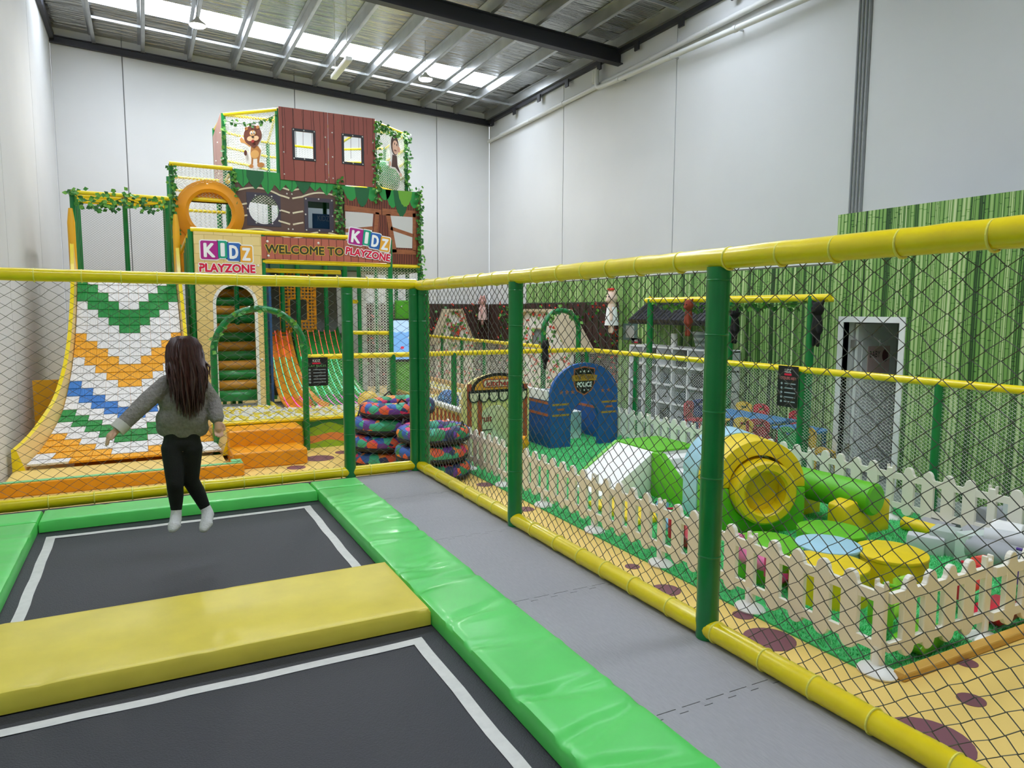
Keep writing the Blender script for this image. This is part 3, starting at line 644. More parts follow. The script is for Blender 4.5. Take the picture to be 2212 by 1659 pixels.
MB().plate([(x0-.05, z0-.04), (x1+.06, z0-.04), (x1+.06, z1+.05), (x0-.05, z1+.05)], [[(x0+.02, z0+.02), (x1-.02, z0+.02), (x1-.02, z1-.02), (x0+.02, z1-.02)]], FR(0, YT-.008, 0), .008).build('window_frame', M('dark_violet_vinyl', '#4a4350', .4), bp)
DARKGL = M('tinted_pane', '#8d979e', .05); DARKGL.node_tree.nodes['Principled BSDF'].inputs['Transmission Weight'].default_value = 1; DARKGL.node_tree.nodes['Principled BSDF'].inputs['IOR'].default_value = 1.06; MB().box(x0, x1, YT+.002, YT+.005, z0, z1).build('window_pane', DARKGL, bp)
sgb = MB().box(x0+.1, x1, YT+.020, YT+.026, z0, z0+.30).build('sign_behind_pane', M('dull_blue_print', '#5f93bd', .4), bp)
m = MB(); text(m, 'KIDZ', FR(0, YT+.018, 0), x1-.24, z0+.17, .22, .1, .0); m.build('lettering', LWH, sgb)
bolts([(x0-.02, z1+.02), ((x0+x1)/2, z1+.03), (x1+.03, z1+.02), (x0-.02, z0-.02), ((x0+x1)/2, z0-.02), (x1+.03, z0-.02), (x0-.03, (z0+z1)/2), (x1+.04, (z0+z1)/2)]+circ(w1.x, w1.z, .285, n=6), FR(0, YT-.008, 0), bp, .016)
bolts([(1.66, 3.4), (2.48, 3.55), (2.56, 3.55), (2.47, 4.2), (2.56, 4.2), (1.68, 3.9)], FR(0, YT, 0), bp, .016)
def strip(pts, w, fr, th=.004):
    """flat printed band along a line"""
    L = []; Rr = []
    for i, p in enumerate(pts):
        a = V(pts[max(i-1, 0)]); b = V(pts[min(i+1, len(pts)-1)]); d = (b-a).normalized(); n = V((-d.y, d.x)); L.append(tuple(V(p)+n*w/2)); Rr.append(tuple(V(p)-n*w/2))
    return MB().plate(L+Rr[::-1], [], fr, th)
def wavez(u, k): return .085*math.sin(min(1, u*1.25)*math.pi*.9)-.10*u**3+(.03 if k % 2 else 0)
for k, zz in enumerate((3.02, 3.22, 3.45, 3.68, 3.92, 4.16, 4.34)):
    for side in (0, 1):
        seg = []
        for i in range(61):
            u = i/60; p = ((1.565+u*.965) if side == 0 else (3.515-u*.965), zz+wavez(u, k))
            bad = math.hypot(p[0]-w1.x, p[1]-w1.z) < .30 or (x0-.06 < p[0] < x1+.07 and z0-.05 < p[1] < z1+.06)
            if bad or i == 60:
                if len(seg) > 2: strip(seg, .03, FR(0, YT-.002-.0075*(side == 0), 0)).build('cream_stripe', CREAM, bp)
                seg = []
            else: seg.append(p)
def leafprint(cx, z, w, h, fr, parent, mi):
    P = [(cx-w/2, z), (cx-w*.5, z-h*.35), (cx-w*.3, z-h*.7), (cx, z-h), (cx+w*.3, z-h*.7), (cx+w*.5, z-h*.35), (cx+w/2, z)]
    o = MB().plate(P, [], fr, .003).build('printed_leaf', FOL[mi], parent); strip([(cx, z), (cx+.01, z-h*.45), (cx, z-h*.9)], .012, (V(fr[0])+V(fr[3])*.002, *fr[1:]), .003).build('leaf_vein', FOL[1], o)
rng = random.Random(11)
for i in range(9): leafprint(1.70+i*.215, 4.575-.003*i, .30, rng.uniform(.24, .42), FR(0, YT-.012-.003*(i % 2), 0), bp, (0, 1, 0, 0)[i % 4])
wp = MB().plate([(3.54, 2.97), (5.10, 2.97), (5.10, 4.43), (3.54, 4.43)], [], FR(0, YT, 0), .03).build('wooden_panel', REDWOOD, tw)
for q in ([(3.56, 3.25), (4.06, 3.25), (4.12, 3.95), (3.56, 3.95)], [(4.52, 3.30), (4.92, 3.30), (4.94, 3.94), (4.46, 3.94)]):
    MB().plate(q, [], FR(0, YT-.002, 0), .003).build('white_window_print', M('pale_print', '#e2e0dc', .6), wp)
for p, q, w in (((3.55, 4.02), (4.28, 3.98), .1), ((4.2, 3.97), (4.12, 3.2), .08), ((3.56, 3.58), (4.1, 3.66), .07), ((4.30, 3.99), (5.0, 3.99), .13), ((4.42, 3.95), (4.55, 3.2), .09), ((4.97, 4.0), (4.97, 3.25), .07), ((4.47, 3.68), (4.95, 3.55), .07), ((4.40, 3.22), (5.0, 3.22), .09)):
    strip([p, q], w, FR(0, YT-.005, 0)).build('printed_beam', WOODB, wp)
for cx, z, w, h, k in ((3.68, 4.43, .3, .26, 0), (3.9, 4.43, .3, .36, 1), (4.1, 4.43, .26, .24, 0), (4.36, 4.43, .26, .2, 0), (4.52, 4.43, .3, .34, 0), (4.7, 4.43, .34, .5, 1), (4.78, 4.43, .3, .3, 2), (4.97, 4.43, .26, .32, 0)):
    P = [(cx-w/2, z)]+[(cx-w/2+w*i/12, z-h*math.sin(math.pi*i/12)**.6-(.02 if i % 2 else 0)) for i in range(1, 12)]+[(cx+w/2, z)]
    MB().plate(P, [], FR(0, YT-.006-.002*k, 0), .003).build('printed_foliage', FOL[k], wp)
# top storey: octagonal cabin
TZ0, TZ1 = 4.43, 5.76
wA = hit(656, 313, 1, YT); wB = hit(761, 323, 1, YT)
for n_, (xa, xb, w_) in enumerate(((2.36, 3.25, wA), (3.26, 4.17, wB))):
    hl_ = [(w_.x-.17, w_.z-.25), (w_.x+.17, w_.z-.25), (w_.x+.17, w_.z+.23), (w_.x-.17, w_.z+.23)]
    pp = MB().plate([(xa, TZ0+.02), (xb, TZ0+.02), (xb, TZ1), (xa, TZ1)], [hl_], FR(0, YT-.035, 0), .03).build('plank_panel', PLANK, tw)
    MB().plate([(w_.x-.215, w_.z-.295), (w_.x+.215, w_.z-.295), (w_.x+.215, w_.z+.275), (w_.x-.215, w_.z+.275)], [hl_], FR(0, YT-.045, 0), .01).build('window_frame', CHAR, pp)
    MB().box(w_.x-.17, w_.x+.17, YT-.03, YT-.026, w_.z-.25, w_.z+.23).build('window_pane', CLEAR, pp)
    bolts([(w_.x-.19, w_.z-.27), (w_.x, w_.z-.27), (w_.x+.19, w_.z-.27), (w_.x-.19, w_.z+.25), (w_.x, w_.z+.25), (w_.x+.19, w_.z+.25)], FR(0, YT-.045, 0), pp, .013)
    bolts([(xa+.07, 5.4), (xa+.07, 4.95), (xa+.07, 4.55), (xb-.05, 5.3), (xb-.05, 4.8), (xb-.05, 4.5)], FR(0, YT-.035, 0), pp, .014)
    rng = random.Random(n_)
    for i in range(5): x = xa+.1+i*.16; strip([(x, TZ1-.02), (x+.01, TZ1-.4), (x+.005, TZ1-rng.uniform(.5, .9))], .006, FR(0, YT-.0365, 0), .002).build('printed_grain', M('grain_dark', '#3a1a16', .6), pp)
O8 = [(2.35, YT+.04), (1.5, 14.9), (1.45, 16.2), (2.6, 16.9), (4.0, 16.9), (5.07, 16.2), (5.07, 14.76), (4.17, YT+.04)]
for i in range(7):
    a, b = O8[i], O8[i+1]; d = V((b[0]-a[0], b[1]-a[1], 0)); L = d.length
    for z in ((5.72, 4.47) if i in (0, 6) else (5.72, 5.42, 5.14, 4.86)): rail((*a, z), (*b, z), r=.036 if i in (0, 6) else .026)
    stuff(MB().net(((*a, TZ0), tuple(d.normalized()), (0, 0, 1)), L, 1.28, .06, .048, .0048).build('white_net', NETWHITE, tw))
for a, b in ((O8[0], O8[3]), (O8[7], O8[4]), (O8[1], O8[6])): rail((*a, 5.72), (*b, 5.72), r=.026)
a, b = V((*O8[1], 0)), V((*O8[2], 0)); d = (b-a).normalized(); f = (a+V((-.05, 0, 0)), d, V((0, 0, 1)), V((-1, 0, 0)))
sp_ = MB().plate([(0.0, TZ0), (1.2, TZ0), (1.2, 5.55), (.6, 5.66), (0, 5.75)], [], f, .03).build('side_plank_panel', M_planks('pale_plank_print', '#b98c80', '#c39b8d', '#7d544a', .14, .5, axis='Y'), tw)
bolts([(.1, 5.4), (.1, 4.9), (.5, 5.3), (.5, 4.7), (.8, 5.0)], f, sp_, .016)
pf = MB(); pf.plate([(p[0], p[1]) for p in O8], [], ((0, 0, TZ0), (1, 0, 0), (0, 1, 0), (0, 0, 1)), .06); pf.build('cabin_floor', M('deck_foam', '#3a6b45', .6), tw)
MB().box(.5, 5.1, YT+.05, 15.6, 2.82, 2.9).build('deck_floor', M('deck_foam', '#3a6b45', .6), tw)
rail((4.1, YT-.02, 2.93), (5.1, YT-.02, 2.93)); rail((5.1, YT, 2.93), (5.1, 15.6, 2.93))
stuff(MB().net(((4.1, YT+.05, 1.0), (1, 0, 0), (0, 0, 1)), .95, 1.9, .07, .055, .0068).build('white_net', NETWHITE, tw))
for zz in ((3.75, 2.95),): pass
# cut-out animals on the cabin's nets (flat printed boards)
def cutout(fr, parts, name, white):
    o, u, v, n = (V(q) for q in fr); root = None
    for i, (poly, col) in enumerate(parts):
        m = MB().plate(poly, [], (o+n*(.004+.0012*i), u, v, n), .004 if i else .008)
        ob = m.build(name if i == 0 else 'printed_shape', M('print_'+col[1:], col, .55), tw if i == 0 else root)
        if i == 0: root = ob
    return root
a, b = V((*O8[1], 0)), V((*O8[0], 0)); d = (b-a).normalized(); nn = V((d.y, -d.x, 0)); s = .00115
def LQ(x, y): return ((x-500)*.00098, 5.50-(y-500)*.00082)
def el(cx, cy, rx, ry, n=18, rot=0.): return [LQ(cx+rx*math.cos(2*math.pi*i/n)*math.cos(rot)-ry*math.sin(2*math.pi*i/n)*math.sin(rot), cy-rx*math.cos(2*math.pi*i/n)*math.sin(rot)-ry*math.sin(2*math.pi*i/n)*math.cos(rot)) for i in range(n)]
lion = [([LQ(*p) for p in ((1190, 500), (1330, 540), (1420, 720), (1420, 880), (1330, 980), (1400, 1080), (1380, 1200), (1350, 1280), (1350, 1390), (1460, 1400), (1470, 1490), (1300, 1510), (1100, 1500), (1150, 1400), (1040, 1370), (1010, 1230), (1000, 1130), (1040, 1080), (1090, 1140), (1120, 1060), (1000, 960), (880, 920), (890, 800), (950, 760), (1030, 830), (985, 740), (1010, 590))], '#f4f1ee'),
    ([LQ(*p) for p in ((1160, 1010), (1320, 1010), (1385, 1120), (1345, 1290), (1330, 1400), (1290, 1400), (1290, 1290), (1200, 1290), (1190, 1410), (1150, 1410), (1160, 1280), (1140, 1180))], '#b5793c'), (el(1240, 1190, 95, 95), '#e0ab62'),
    ([LQ(*p) for p in ((1130, 1020), (1020, 930), (930, 900), (905, 830), (950, 790), (1000, 850), (1060, 900), (1160, 970))], '#d9a05c'),
    (el(1205, 770, 205, 225), '#6e3a2a'), ([LQ(*p) for p in ((1040, 880), (1370, 880), (1320, 980), (1230, 1050), (1140, 990))], '#6e3a2a'),
    (el(1070, 610, 38, 38), '#b5793c'), (el(1330, 600, 38, 38), '#b5793c'), (el(1215, 720, 75, 65), '#dca86a'), (el(1150, 840, 70, 55), '#edc59a'), (el(1280, 840, 70, 55), '#edc59a'),
    (el(1185, 715, 22, 38), '#ffffff'), (el(1250, 715, 22, 38), '#ffffff'), (el(1188, 728, 9, 18), '#201512'), (el(1247, 728, 9, 18), '#201512'), (el(1218, 808, 28, 20), '#2a1a16'), (el(1218, 905, 38, 34), '#a8352e'), (el(1380, 1440, 80, 55), '#c98746'), (el(1165, 1455, 48, 42), '#c98746'), (el(1045, 1150, 34, 62), '#5a2e22')]
cutout((a+nn*.05, d, V((0, 0, 1)), nn), [([(p[0]*1.0, p[1]) for p in P], c_) for P, c_ in lion], 'animal_cutout', 0)
a, b = V((*O8[7], 0)), V((*O8[6], 0)); d = (b-a).normalized(); nn = V((d.y, -d.x, 0))
def el2(cx, cy, rx, ry, n=16): return [(cx+rx*math.cos(2*math.pi*i/n), cy+ry*math.sin(2*math.pi*i/n)) for i in range(n)]
mk = [([(.40, 4.95), (.5, 5.12), (.46, 5.3), (.5, 5.55), (.62, 5.66), (.78, 5.55), (.84, 5.35), (.74, 5.22), (.76, 5.05), (.9, 4.85), (.85, 4.8), (.66, 4.93), (.5, 4.92)], '#f2efec'), ([(.52, 4.95), (.56, 5.2), (.72, 5.2), (.74, 5.02), (.86, 4.86), (.66, 4.96)], '#4e342e'), (el2(.65, 5.4, .14, .2), '#4e342e'), (el2(.67, 5.36, .11, .14), '#e5b9a2'), (el2(.80, 5.34, .045, .06), '#dba48e'), (el2(.64, 5.43, .012, .025), '#201512'), (el2(.71, 5.42, .012, .025), '#201512'), (el2(.66, 5.30, .05, .012), '#7a4a3c'), (el2(.46, 5.0, .04, .05), '#e5b9a2'), (el2(.85, 4.84, .04, .04), '#e5b9a2'), ([(.6, 5.58), (.66, 5.7), (.7, 5.58)], '#2a1a16')]
cutout((a+nn*.05, d, V((0, 0, 1)), nn), mk, 'animal_cutout', 0)
MB().lathe([(.05, -.36), (.24, -.31), (.35, -.16), (.38, 0), (.35, .17), (.24, .31), (.05, .38)], (4.62, 14.98, 4.82), 28).build('green_dome', M('green_gloss', '#0f9a52', .25, coat=.4), tw, True)
# stairs of rollers behind the arch
for i in range(13):
    y = 13.05+i*.148; z = .56+i*.162
    MB().path([(1.05, y, z), (1.08, y, z), (1.86, y, z), (1.89, y, z)], .1, 16, rs=[.075, .095, .095, .075]).build('stair_roll', LIME if False else (M('roll_green', '#1f8f3e', .35, coat=.2) if i % 2 == 0 else M('roll_amber', '#d9982a', .4, coat=.2)), tw, True)
    MB().box(1.0, 1.92, y+.03, y+.12, z-.09, z-.03).build('stair_tread', M('stair_grey', '#7e8284', .6), tw)
MB().box(1.94, 1.98, 13.0, 15.0, .3, 2.9).build('blue_side_panel', M('blue_board', '#2f5d93', .5), tw)
# woven lattice wall with a crawl hole behind the slides
lt = MB().box(2.36, 3.02, 14.42, 14.44, 1.62, 2.95); hx0, hx1, hz0, hz1 = 2.53, 2.85, 1.84, 2.25
lo = MB().plate([(2.34, 1.6), (3.04, 1.6), (3.04, 1.66), (2.40, 1.66), (2.40, 2.9), (2.98, 2.9), (2.98, 1.66), (3.04, 1.66), (3.04, 2.95), (2.34, 2.95)], [], FR(0, 14.36, 0), .03).build('lattice_panel', ORANGE, tw)
for i in range(11):
    x = 2.37+i*.064
    for za, zb in (((1.66, hz0), (hz1, 2.92)) if hx0 < x < hx1 else ((1.66, 2.92),)): MB().box(x-.013, x+.013, 14.35, 14.362, za, zb).build('lattice_slat', ORANGE, lo)
for i in range(20):
    z = 1.68+i*.064
    for xa, xb in (((2.36, hx0), (hx1, 3.02)) if hz0 < z < hz1 else ((2.36, 3.02),)): MB().box(xa, xb, 14.338, 14.35, z-.013, z+.013).build('lattice_slat', ORANGE, lo)
MB().plate(rrect(hx0-.03, hz0-.03, hx1+.03, hz1+.03, .05), [rrect(hx0, hz0, hx1, hz1, .04)], FR(0, 14.33, 0), .03).build('crawl_hole_frame', ORANGE, lo)
MB().box(2.0, 3.6, 15.0, 15.04, .3, 2.82).build('back_board', M('grey_board', '#8b8e8c', .7), tw)
MB().box(1.95, 3.5, 13.95, 15.0, 1.5, 1.58).build('slide_platform', M('deck_foam', '#3a6b45', .6), tw)
rail((3.38, 13.4, 1.62), (4.06, 12.78, 1.62)); rail((3.38, 13.4, 2.2), (3.62, 13.3, 2.2))
stuff(MB().net(((3.62, 13.3, .4), tuple(V((.44, -.53, 0)).normalized()), (0, 0, 1)), .68, 2.5, .06, .05, .0068).build('white_net', NETWHITE, tw))
MB().box(3.42, 4.0, 14.2, 14.24, .3, 2.8).build('grey_back_board', M('pale_board', '#c9c9c4', .6), tw)
# slides into the ball pit
def slide(name, label, xa, xb, lanes, mat, colr, flare):
    t = thing(name, label, 'slide', ((xa+xb)/2, 13.0, .3)); n = 22
    def prof(u): return 14.0-1.75*u, 1.62-1.27*(1-(1-u)**1.9)*1.0
    def X(u, s): return xa+(xb-xa)*s+flare*u*u*(s+.15)
    m = MB(); K = lanes*6
    for i in range(n+1):
        u = i/n; y, z = prof(u)
        for k in range(K+1):
            s = k/K; lip = .5+.5*math.cos(2*math.pi*k/6); m.v.append((X(u, s), y, z+.055*lip**3+(.05 if k in (0, K) else 0)))
    for i in range(n):
        for k in range(K): a = i*(K+1)+k; m.f.append((a, a+1, a+K+2, a+K+1)); m.m.append(0)
    o = m.build('slide_bed', mat, t, True); md = o.modifiers.new('thickness', 'SOLIDIFY'); md.thickness = .03; md.offset = -1 if False else 1
    for k in range(lanes*2):
        s = (k+.5)/(lanes*2)
        for (u0, u1, cname, cc) in ((.0, .22, 'led_red', '#ff6a5a'), (.22, .68, 'led_cyan', '#5fffd0'), (.68, .98, 'led_pink', '#ff5ae0')):
            P = []
            for q in range(7): u = u0+(u1-u0)*q/6; y, z = prof(u); P.append((X(u, s), y-.005, z+.03))
            MB().path(P, .0065, 6).build('light_strip', M(cname, cc, .4, emit=.55), t)
    return t
slide('lane_slide', 'orange lane slide with glowing light strips ending in the ball pit', 2.02, 2.44, 2, M('orange_slide', '#ee9421', .3, coat=.2), 0, .28)
slide('lane_slide', 'wide green lane slide with glowing light strips beside the orange one', 2.52, 3.36, 4, M('green_slide', '#1c9a34', .3, coat=.2), 0, .30)
# ball pit
bp2 = thing('ball_pit', 'ball pit with green and orange wave printed front wall and yellow rim', 'ball pit', (2.3, 10.6, 0))
PITG = M('pit_green', '#2a7d3f', .5); PITL = M('pit_lime', '#9ac22e', .5); PITO = M('pit_orange', '#ea8f4a', .5)
for (x0, x1, y0, y1) in ((.78, 4.1, 10.60, 10.68), (.78, .86, 10.68, 12.66), (4.02, 4.1, 10.68, 13.4)): MB().box(x0, x1, y0, y1, 0, .42).build('pit_wall', PITL, bp2)
for zb, am, mt, nm, k in ((.09, .02, PITO, 'orange_wave', 0), (.34, .03, PITG, 'green_wave', 1)):
    top = [(x/10, zb+(.11 if k == 0 else .08)+am*math.sin(x*1.1)) for x in range(20, 41)]; bot = [(x/10, zb+am*math.sin(x*1.1+.6)*1.2) for x in range(40, 19, -1)]
    MB().plate(top+bot, [], FR(0, 10.598, 0), .004).build(nm, mt, bp2)
MB().box(.76, 4.12, 10.56, 10.70, .42, .47).build('yellow_rim', YEL, bp2, bevel=.015); MB().box(.86, 4.02, 10.68, 13.6, 0, .12).build('pit_floor', PITL, bp2)
def balls(n, x0, x1, y0, y1, z, label_, grp, nst, seed, avoid=None):
    rng = random.Random(seed); me = None; cells = []
    d = .075; ix = int((x1-x0)/d); iy = int((y1-y0)/d)
    for j in range(iy):
        for i in range(ix):
            x = x0+.04+d*i+(d/2 if j % 2 else 0); y = y0+.04+d*j
            if avoid and avoid(x, y): continue
            cells.append((x, y))
    cells.sort(key=lambda c: c[1]); ind = cells[:n]; rest = cells[n:]
    meshes = {}
    for c_, h in (('white', '#f3f1e6'), ('yellow', '#f2dd4e')):
        o = MB().ball((0, 0, 0), .037, 10).build('pit_ball', M('ball_'+c_, h, .35), None, True); meshes[c_] = o.data; bpy.data.objects.remove(o)
    for x, y in ind:
        c_ = 'white' if rng.random() < .52 else 'yellow'; o = bpy.data.objects.new('pit_ball', meshes[c_]); COL.objects.link(o); o.location = (x+rng.uniform(-.006, .006), y, z+rng.uniform(-.012, .02))
        tag(o, label_ % c_, 'ball', grp)
    m = MB()
    for x, y in rest: m.ball((x, y, z+rng.uniform(-.012, .02)), .037, 8, 0 if rng.random() < .52 else 1)
    for x, y in cells[::1]: pass
    o = m.build('pit_balls', [M('ball_white', '', .3), M('ball_yellow', '', .3)], None, True); stuff(tag(o, nst, 'balls'))
    return o
balls(190, .90, 3.98, 10.74, 13.4, .40, 'small %s plastic ball lying in the ball pit in front of the slides', 'balls in the pit below the slides', 'white and yellow plastic balls filling the pit below the slides', 3, avoid=lambda x, y: (y > 12.55 and x < 1.9) or (x > 1.95 and x < 3.7 and y > 12.0))
MB().box(.9, 3.98, 10.72, 13.4, .30, .375).build('pit_filling', M('ball_white', '', .3), bp2)
st = thing('foam_steps', 'orange two-step foam stairs up to the ball pit rim', 'steps', (1.4, 10.0, 0))
MB().box(.93, 1.86, 9.55, 10.05, 0, .21).build('lower_step', ORANGE, st, bevel=.02); MB().box(.93, 1.9, 10.05, 10.55, 0, .42).build('upper_step', ORANGE, st, bevel=.02)
def archtube(name, label, xa, xb, y, zt, z0, parent=None, y2=None):
    t = thing(name, label, 'arch', ((xa+xb)/2, y, z0)); r = (xb-xa)/2; cx = (xa+xb)/2; P = [(xa, y, z0), (xa, y, zt-r)]+[(cx-r*math.cos(math.pi*i/18), y, zt-r+r*math.sin(math.pi*i/18)) for i in range(1, 18)]+[(xb, y, zt-r), (xb, y, z0)]
    MB().path(P, .045, 14).build('bent_tube', GRN, t, True)
    rng = random.Random(int(xa*100)); m = MB()
    for i in range(26): p = V(P[rng.randrange(1, len(P)-1)]); leaf_at(m, p+V((rng.uniform(-.05, .05), -.05, rng.uniform(-.05, .05))), .08, rng, rng.randrange(3))
    stuff(m.build('leaves', LEAF, t)); return t
archtube('tube_arch', 'green padded tube arch at the ball pit entrance above orange steps', .82, 2.04, 10.50, 2.06, 0)
archtube('tube_arch', 'green padded tube arch over the toddler fence corner gate', 6.16, 6.88, 10.75, 2.05, 0)
# ------------------------------------------------------------------ bristle tile slide
bs = thing('tile_slide', 'steep wide slide of white, green, amber and blue bristle tiles', 'slide', (-.25, 10.3, 0))
TILE = {k: M('bristle_'+k, c, .6, var=.08, bump=.6, scale=60, stretch=(1, .12, .12)) for k, c in (('w', '#ece9e6'), ('g', '#0b8a34'), ('y', '#f6aa12'), ('b', '#2f78c8'))}
SP = [(13.25, 2.60, -.91, .485), (12.75, 1.97, -.915, .50), (12.3, 1.40, -.945, .51), (11.9, .95, -1.0, .535), (11.45, .62, -1.06, .61), (11.0, .42, -1.14, .70), (10.6, .24, -1.25, .78), (10.25, .13, -1.36, .86)]
cum = [0]
for a, b in zip(SP[:-1], SP[1:]): cum.append(cum[-1]+math.hypot(a[0]-b[0], a[1]-b[1]))
def SA(s):
    s = min(max(s, 0), cum[-1]-1e-6)
    for i in range(len(SP)-1):
        if s <= cum[i+1]:
            u = (s-cum[i])/(cum[i+1]-cum[i]); p = [SP[max(i-1, 0)], SP[i], SP[i+1], SP[min(i+2, len(SP)-1)]]
            return tuple(.5*((2*p[1][k])+(-p[0][k]+p[2][k])*u+(2*p[0][k]-5*p[1][k]+4*p[2][k]-p[3][k])*u*u+(-p[0][k]+3*p[1][k]-3*p[2][k]+p[3][k])*u**3) for k in range(4))
NC, NR = 10, 27
bands = [(5, 'w'), (8, 'g'), (11.4, 'w'), (14.4, 'y'), (17.4, 'w'), (19.6, 'b'), (21.6, 'w'), (23.8, 'g'), (26, 'w'), (29, 'y'), (99, 'w')]
def surf(s, c, up=0.):
    y, z, xa, xb = SA(s); y2, z2, *_ = SA(s+.02); y1, z1, *_ = SA(s-.02); d = V((0, y2-y1, z2-z1)).normalized(); n = V((0, d.z, -d.y))
    if n.z < 0: n = -n
    return V((xa+(xb-xa)*c, y, z))+n*up
for r in range(NR):
    for c in range(NC):
        u = r+.01+abs(c-4.5)-.5; col = next(k for lim, k in bands if u < lim)
        s0, s1 = cum[-1]*r/NR, cum[-1]*(r+1)/NR-.004; c0, c1 = c/NC+.0012, (c+1)/NC-.0012; m = MB()
        m.hexa([surf(s1, c0, 0), surf(s1, c1, 0), surf(s0, c1, 0), surf(s0, c0, 0), surf(s1, c0, .028), surf(s1, c1, .028), surf(s0, c1, .02), surf(s0, c0, .02)]); m.build('bristle_tile', TILE[col], bs)
m = MB(); n = 30
for i in range(n+1):
    for c in (0, 1): m.v.append(tuple(surf(cum[-1]*i/n, c, -.004)))
for i in range(n): m.f.append((2*i, 2*i+1, 2*i+3, 2*i+2)); m.m.append(0)
m.build('slide_bed', ORANGE, bs)
CRM = M('slide_cream', '#f0cf86', .45)
for sd, c in ((-1, 0), (1, 1)):
    m = MB(); N = 34
    for i in range(N+1):
        s = cum[-1]*i/N; p = surf(s, c); h = .22 if i > 3 else .22+.25*(3-i)/3
        fl_ = .05*sd+(.10*sd*max(0, (i/N-.5)*2) if True else 0)
        m.v += [tuple(p+V((0, 0, -.06))), tuple(p+V((fl_*.6, 0, h))), tuple(p+V((fl_*.6+.05*sd, 0, h))), tuple(p+V((fl_*.6+.05*sd, 0, -.06)))]
    for i in range(N):
        for k in range(4): a = 4*i+k; b = 4*i+(k+1) % 4; m.f.append((a, b, b+4, a+4)); m.m.append(1 if k in (0,) else 0)
    m.f += [(0, 1, 2, 3), (4*N+3, 4*N+2, 4*N+1, 4*N)]; m.m += [0, 0]
    m.build('side_wall', [YEL, CRM], bs, True)
    y, z, xa, xb = SA(0); x = (xa-.05 if sd < 0 else xb+.05); MB().path([(x, 13.3, 2.5), (x, 13.3, 3.4), (x-.0*sd, 13.32, 3.62)], .05, 10, rs=[.055, .055, .03]).build('side_horn', M('amber_side', '#f3b41c', .35), bs, True)
m = MB(); m.add([(-1.5, 10.3, 0), (-1.5, 13.3, 0), (-1.5, 13.3, .0+.3), (-1.5, 10.3, .05)], [(0, 1, 2, 3)])
core = [(10.3, 0)]+[(SA(cum[-1]*k/16)[0]+.02, SA(cum[-1]*k/16)[1]-.09) for k in range(16, -1, -1) if SA(cum[-1]*k/16)[1] > .12]+[(13.28, 0)]
MB().plate(core, [], ((.47, 0, 0), (0, 1, 0), (0, 0, 1), (1, 0, 0)), 1.34).build('slide_core', ORANGE, bs)
MB().box(-1.49, .86, 9.32, 10.25, 0, .09).build('landing_mat', M('cream_vinyl', '#f4d27a', .45), bs, bevel=.015)
for (x0, x1, y0, y1) in ((-1.5, 1.02, 9.2, 9.32), (.88, 1.02, 9.32, 9.5)): MB().box(x0, x1, y0, y1, 0, .15).build('landing_kerb', ORANGE, bs, bevel=.012); MB().box(x0+.01, x1-.01, y0+.03, y1-.01, .15, .158).build('kerb_trim', M('mint_vinyl', '#7bcf8d', .45), bs)
lb = tag(MB().box(-1.5, -1.08, 12.4, 12.46, 0, 1.0).build('yellow_board', M('amber_side', '#f3b41c', .35)), 'plain amber board standing between tile slide and left wall', 'board')
pl = thing('slide_platform', 'netted start platform on top of the tile slide', 'platform', (-.22, 13.9, 0))
for x, y in ((-.93, 13.38), (-.93, 13.7), (-.93, 14.05), (-.93, 14.4), (.42, 13.5), (.42, 14.5), (-.22, 14.45)): post(x, y, 0, 3.86, pl, .04)
for y in (13.38, 13.75, 14.1, 14.45): rail((-.95, y, 3.88-.0*y), (.46, y, 3.88), pl, .034)
rail((-.93, 13.38, 3.88), (-.93, 14.45, 3.88), pl, .03); rail((-.22, 13.38, 3.88), (-.22, 14.45, 3.88), pl, .03)
MB().box(-.95, .5, 13.3, 14.5, 2.52, 2.60).build('platform_floor', ORANGE, pl)
stuff(MB().net(((-.9, 14.45, 2.6), (1, 0, 0), (0, 0, 1)), 1.32, 1.25, .05, .04, .0028).build('white_net', M('net_cord_grey', '#8a8d88', .8), pl))
stuff(MB().net(((-.94, 13.4, 2.6), (0, 1, 0), (0, 0, 1)), 1.05, 1.25, .05, .04, .003).build('white_net', NETWHITE, pl))
# ------------------------------------------------------------------ vines
def garland(a, b, sag, n=7): a = V(a); b = V(b); return [tuple(a.lerp(b, i/n)+V((0, 0, -sag*math.sin(math.pi*i/n)))) for i in range(n+1)]
vine('ivy_garland', garland((-.93, 13.33, 3.86), (-.2, 13.33, 3.84), .12), 'green ivy garland on the left half of the slide platform roof', .13, 130, .085)
vine('ivy_garland', garland((-.2, 13.33, 3.84), (.45, 13.33, 3.84), .1), 'green ivy garland on the right half of the slide platform roof', .11, 90, .08)
vine('ivy_garland', garland((.53, YT-.04, 4.55), (.56, YT-.04, 2.9), 0), 'ivy climbing the green post beside the orange porthole', .05, 60, .07)
vine('ivy_garland', garland((1.53, YT-.04, 4.57), (1.55, YT-.04, 3.3), 0), 'ivy climbing the post between porthole and brown panel', .05, 70, .07)
vine('ivy_garland', garland((3.42, YT-.05, 4.55), (3.45, YT-.05, 3.0), 0), 'ivy hanging over the right edge of the brown panel', .06, 80, .075)
vine('ivy_garland', garland((5.06, YT-.05, 4.5), (5.10, YT-.05, 1.9), 0), 'long ivy climbing the outer corner post of wooden panel', .06, 75, .075)
vine('ivy_garland', garland((4.2, YT-.02, 5.7), (4.2, YT-.03, 4.2), 0), 'ivy beside the red plank panel at the monkey board', .06, 80, .075)
vine('ivy_garland', garland((4.2, YT-.03, 5.72), (5.07, 14.7, 5.72), .1)+garland((5.08, 14.7, 5.7), (5.09, 14.72, 4.45), 0), 'ivy arching over the monkey board and down its post', .06, 75, .075)
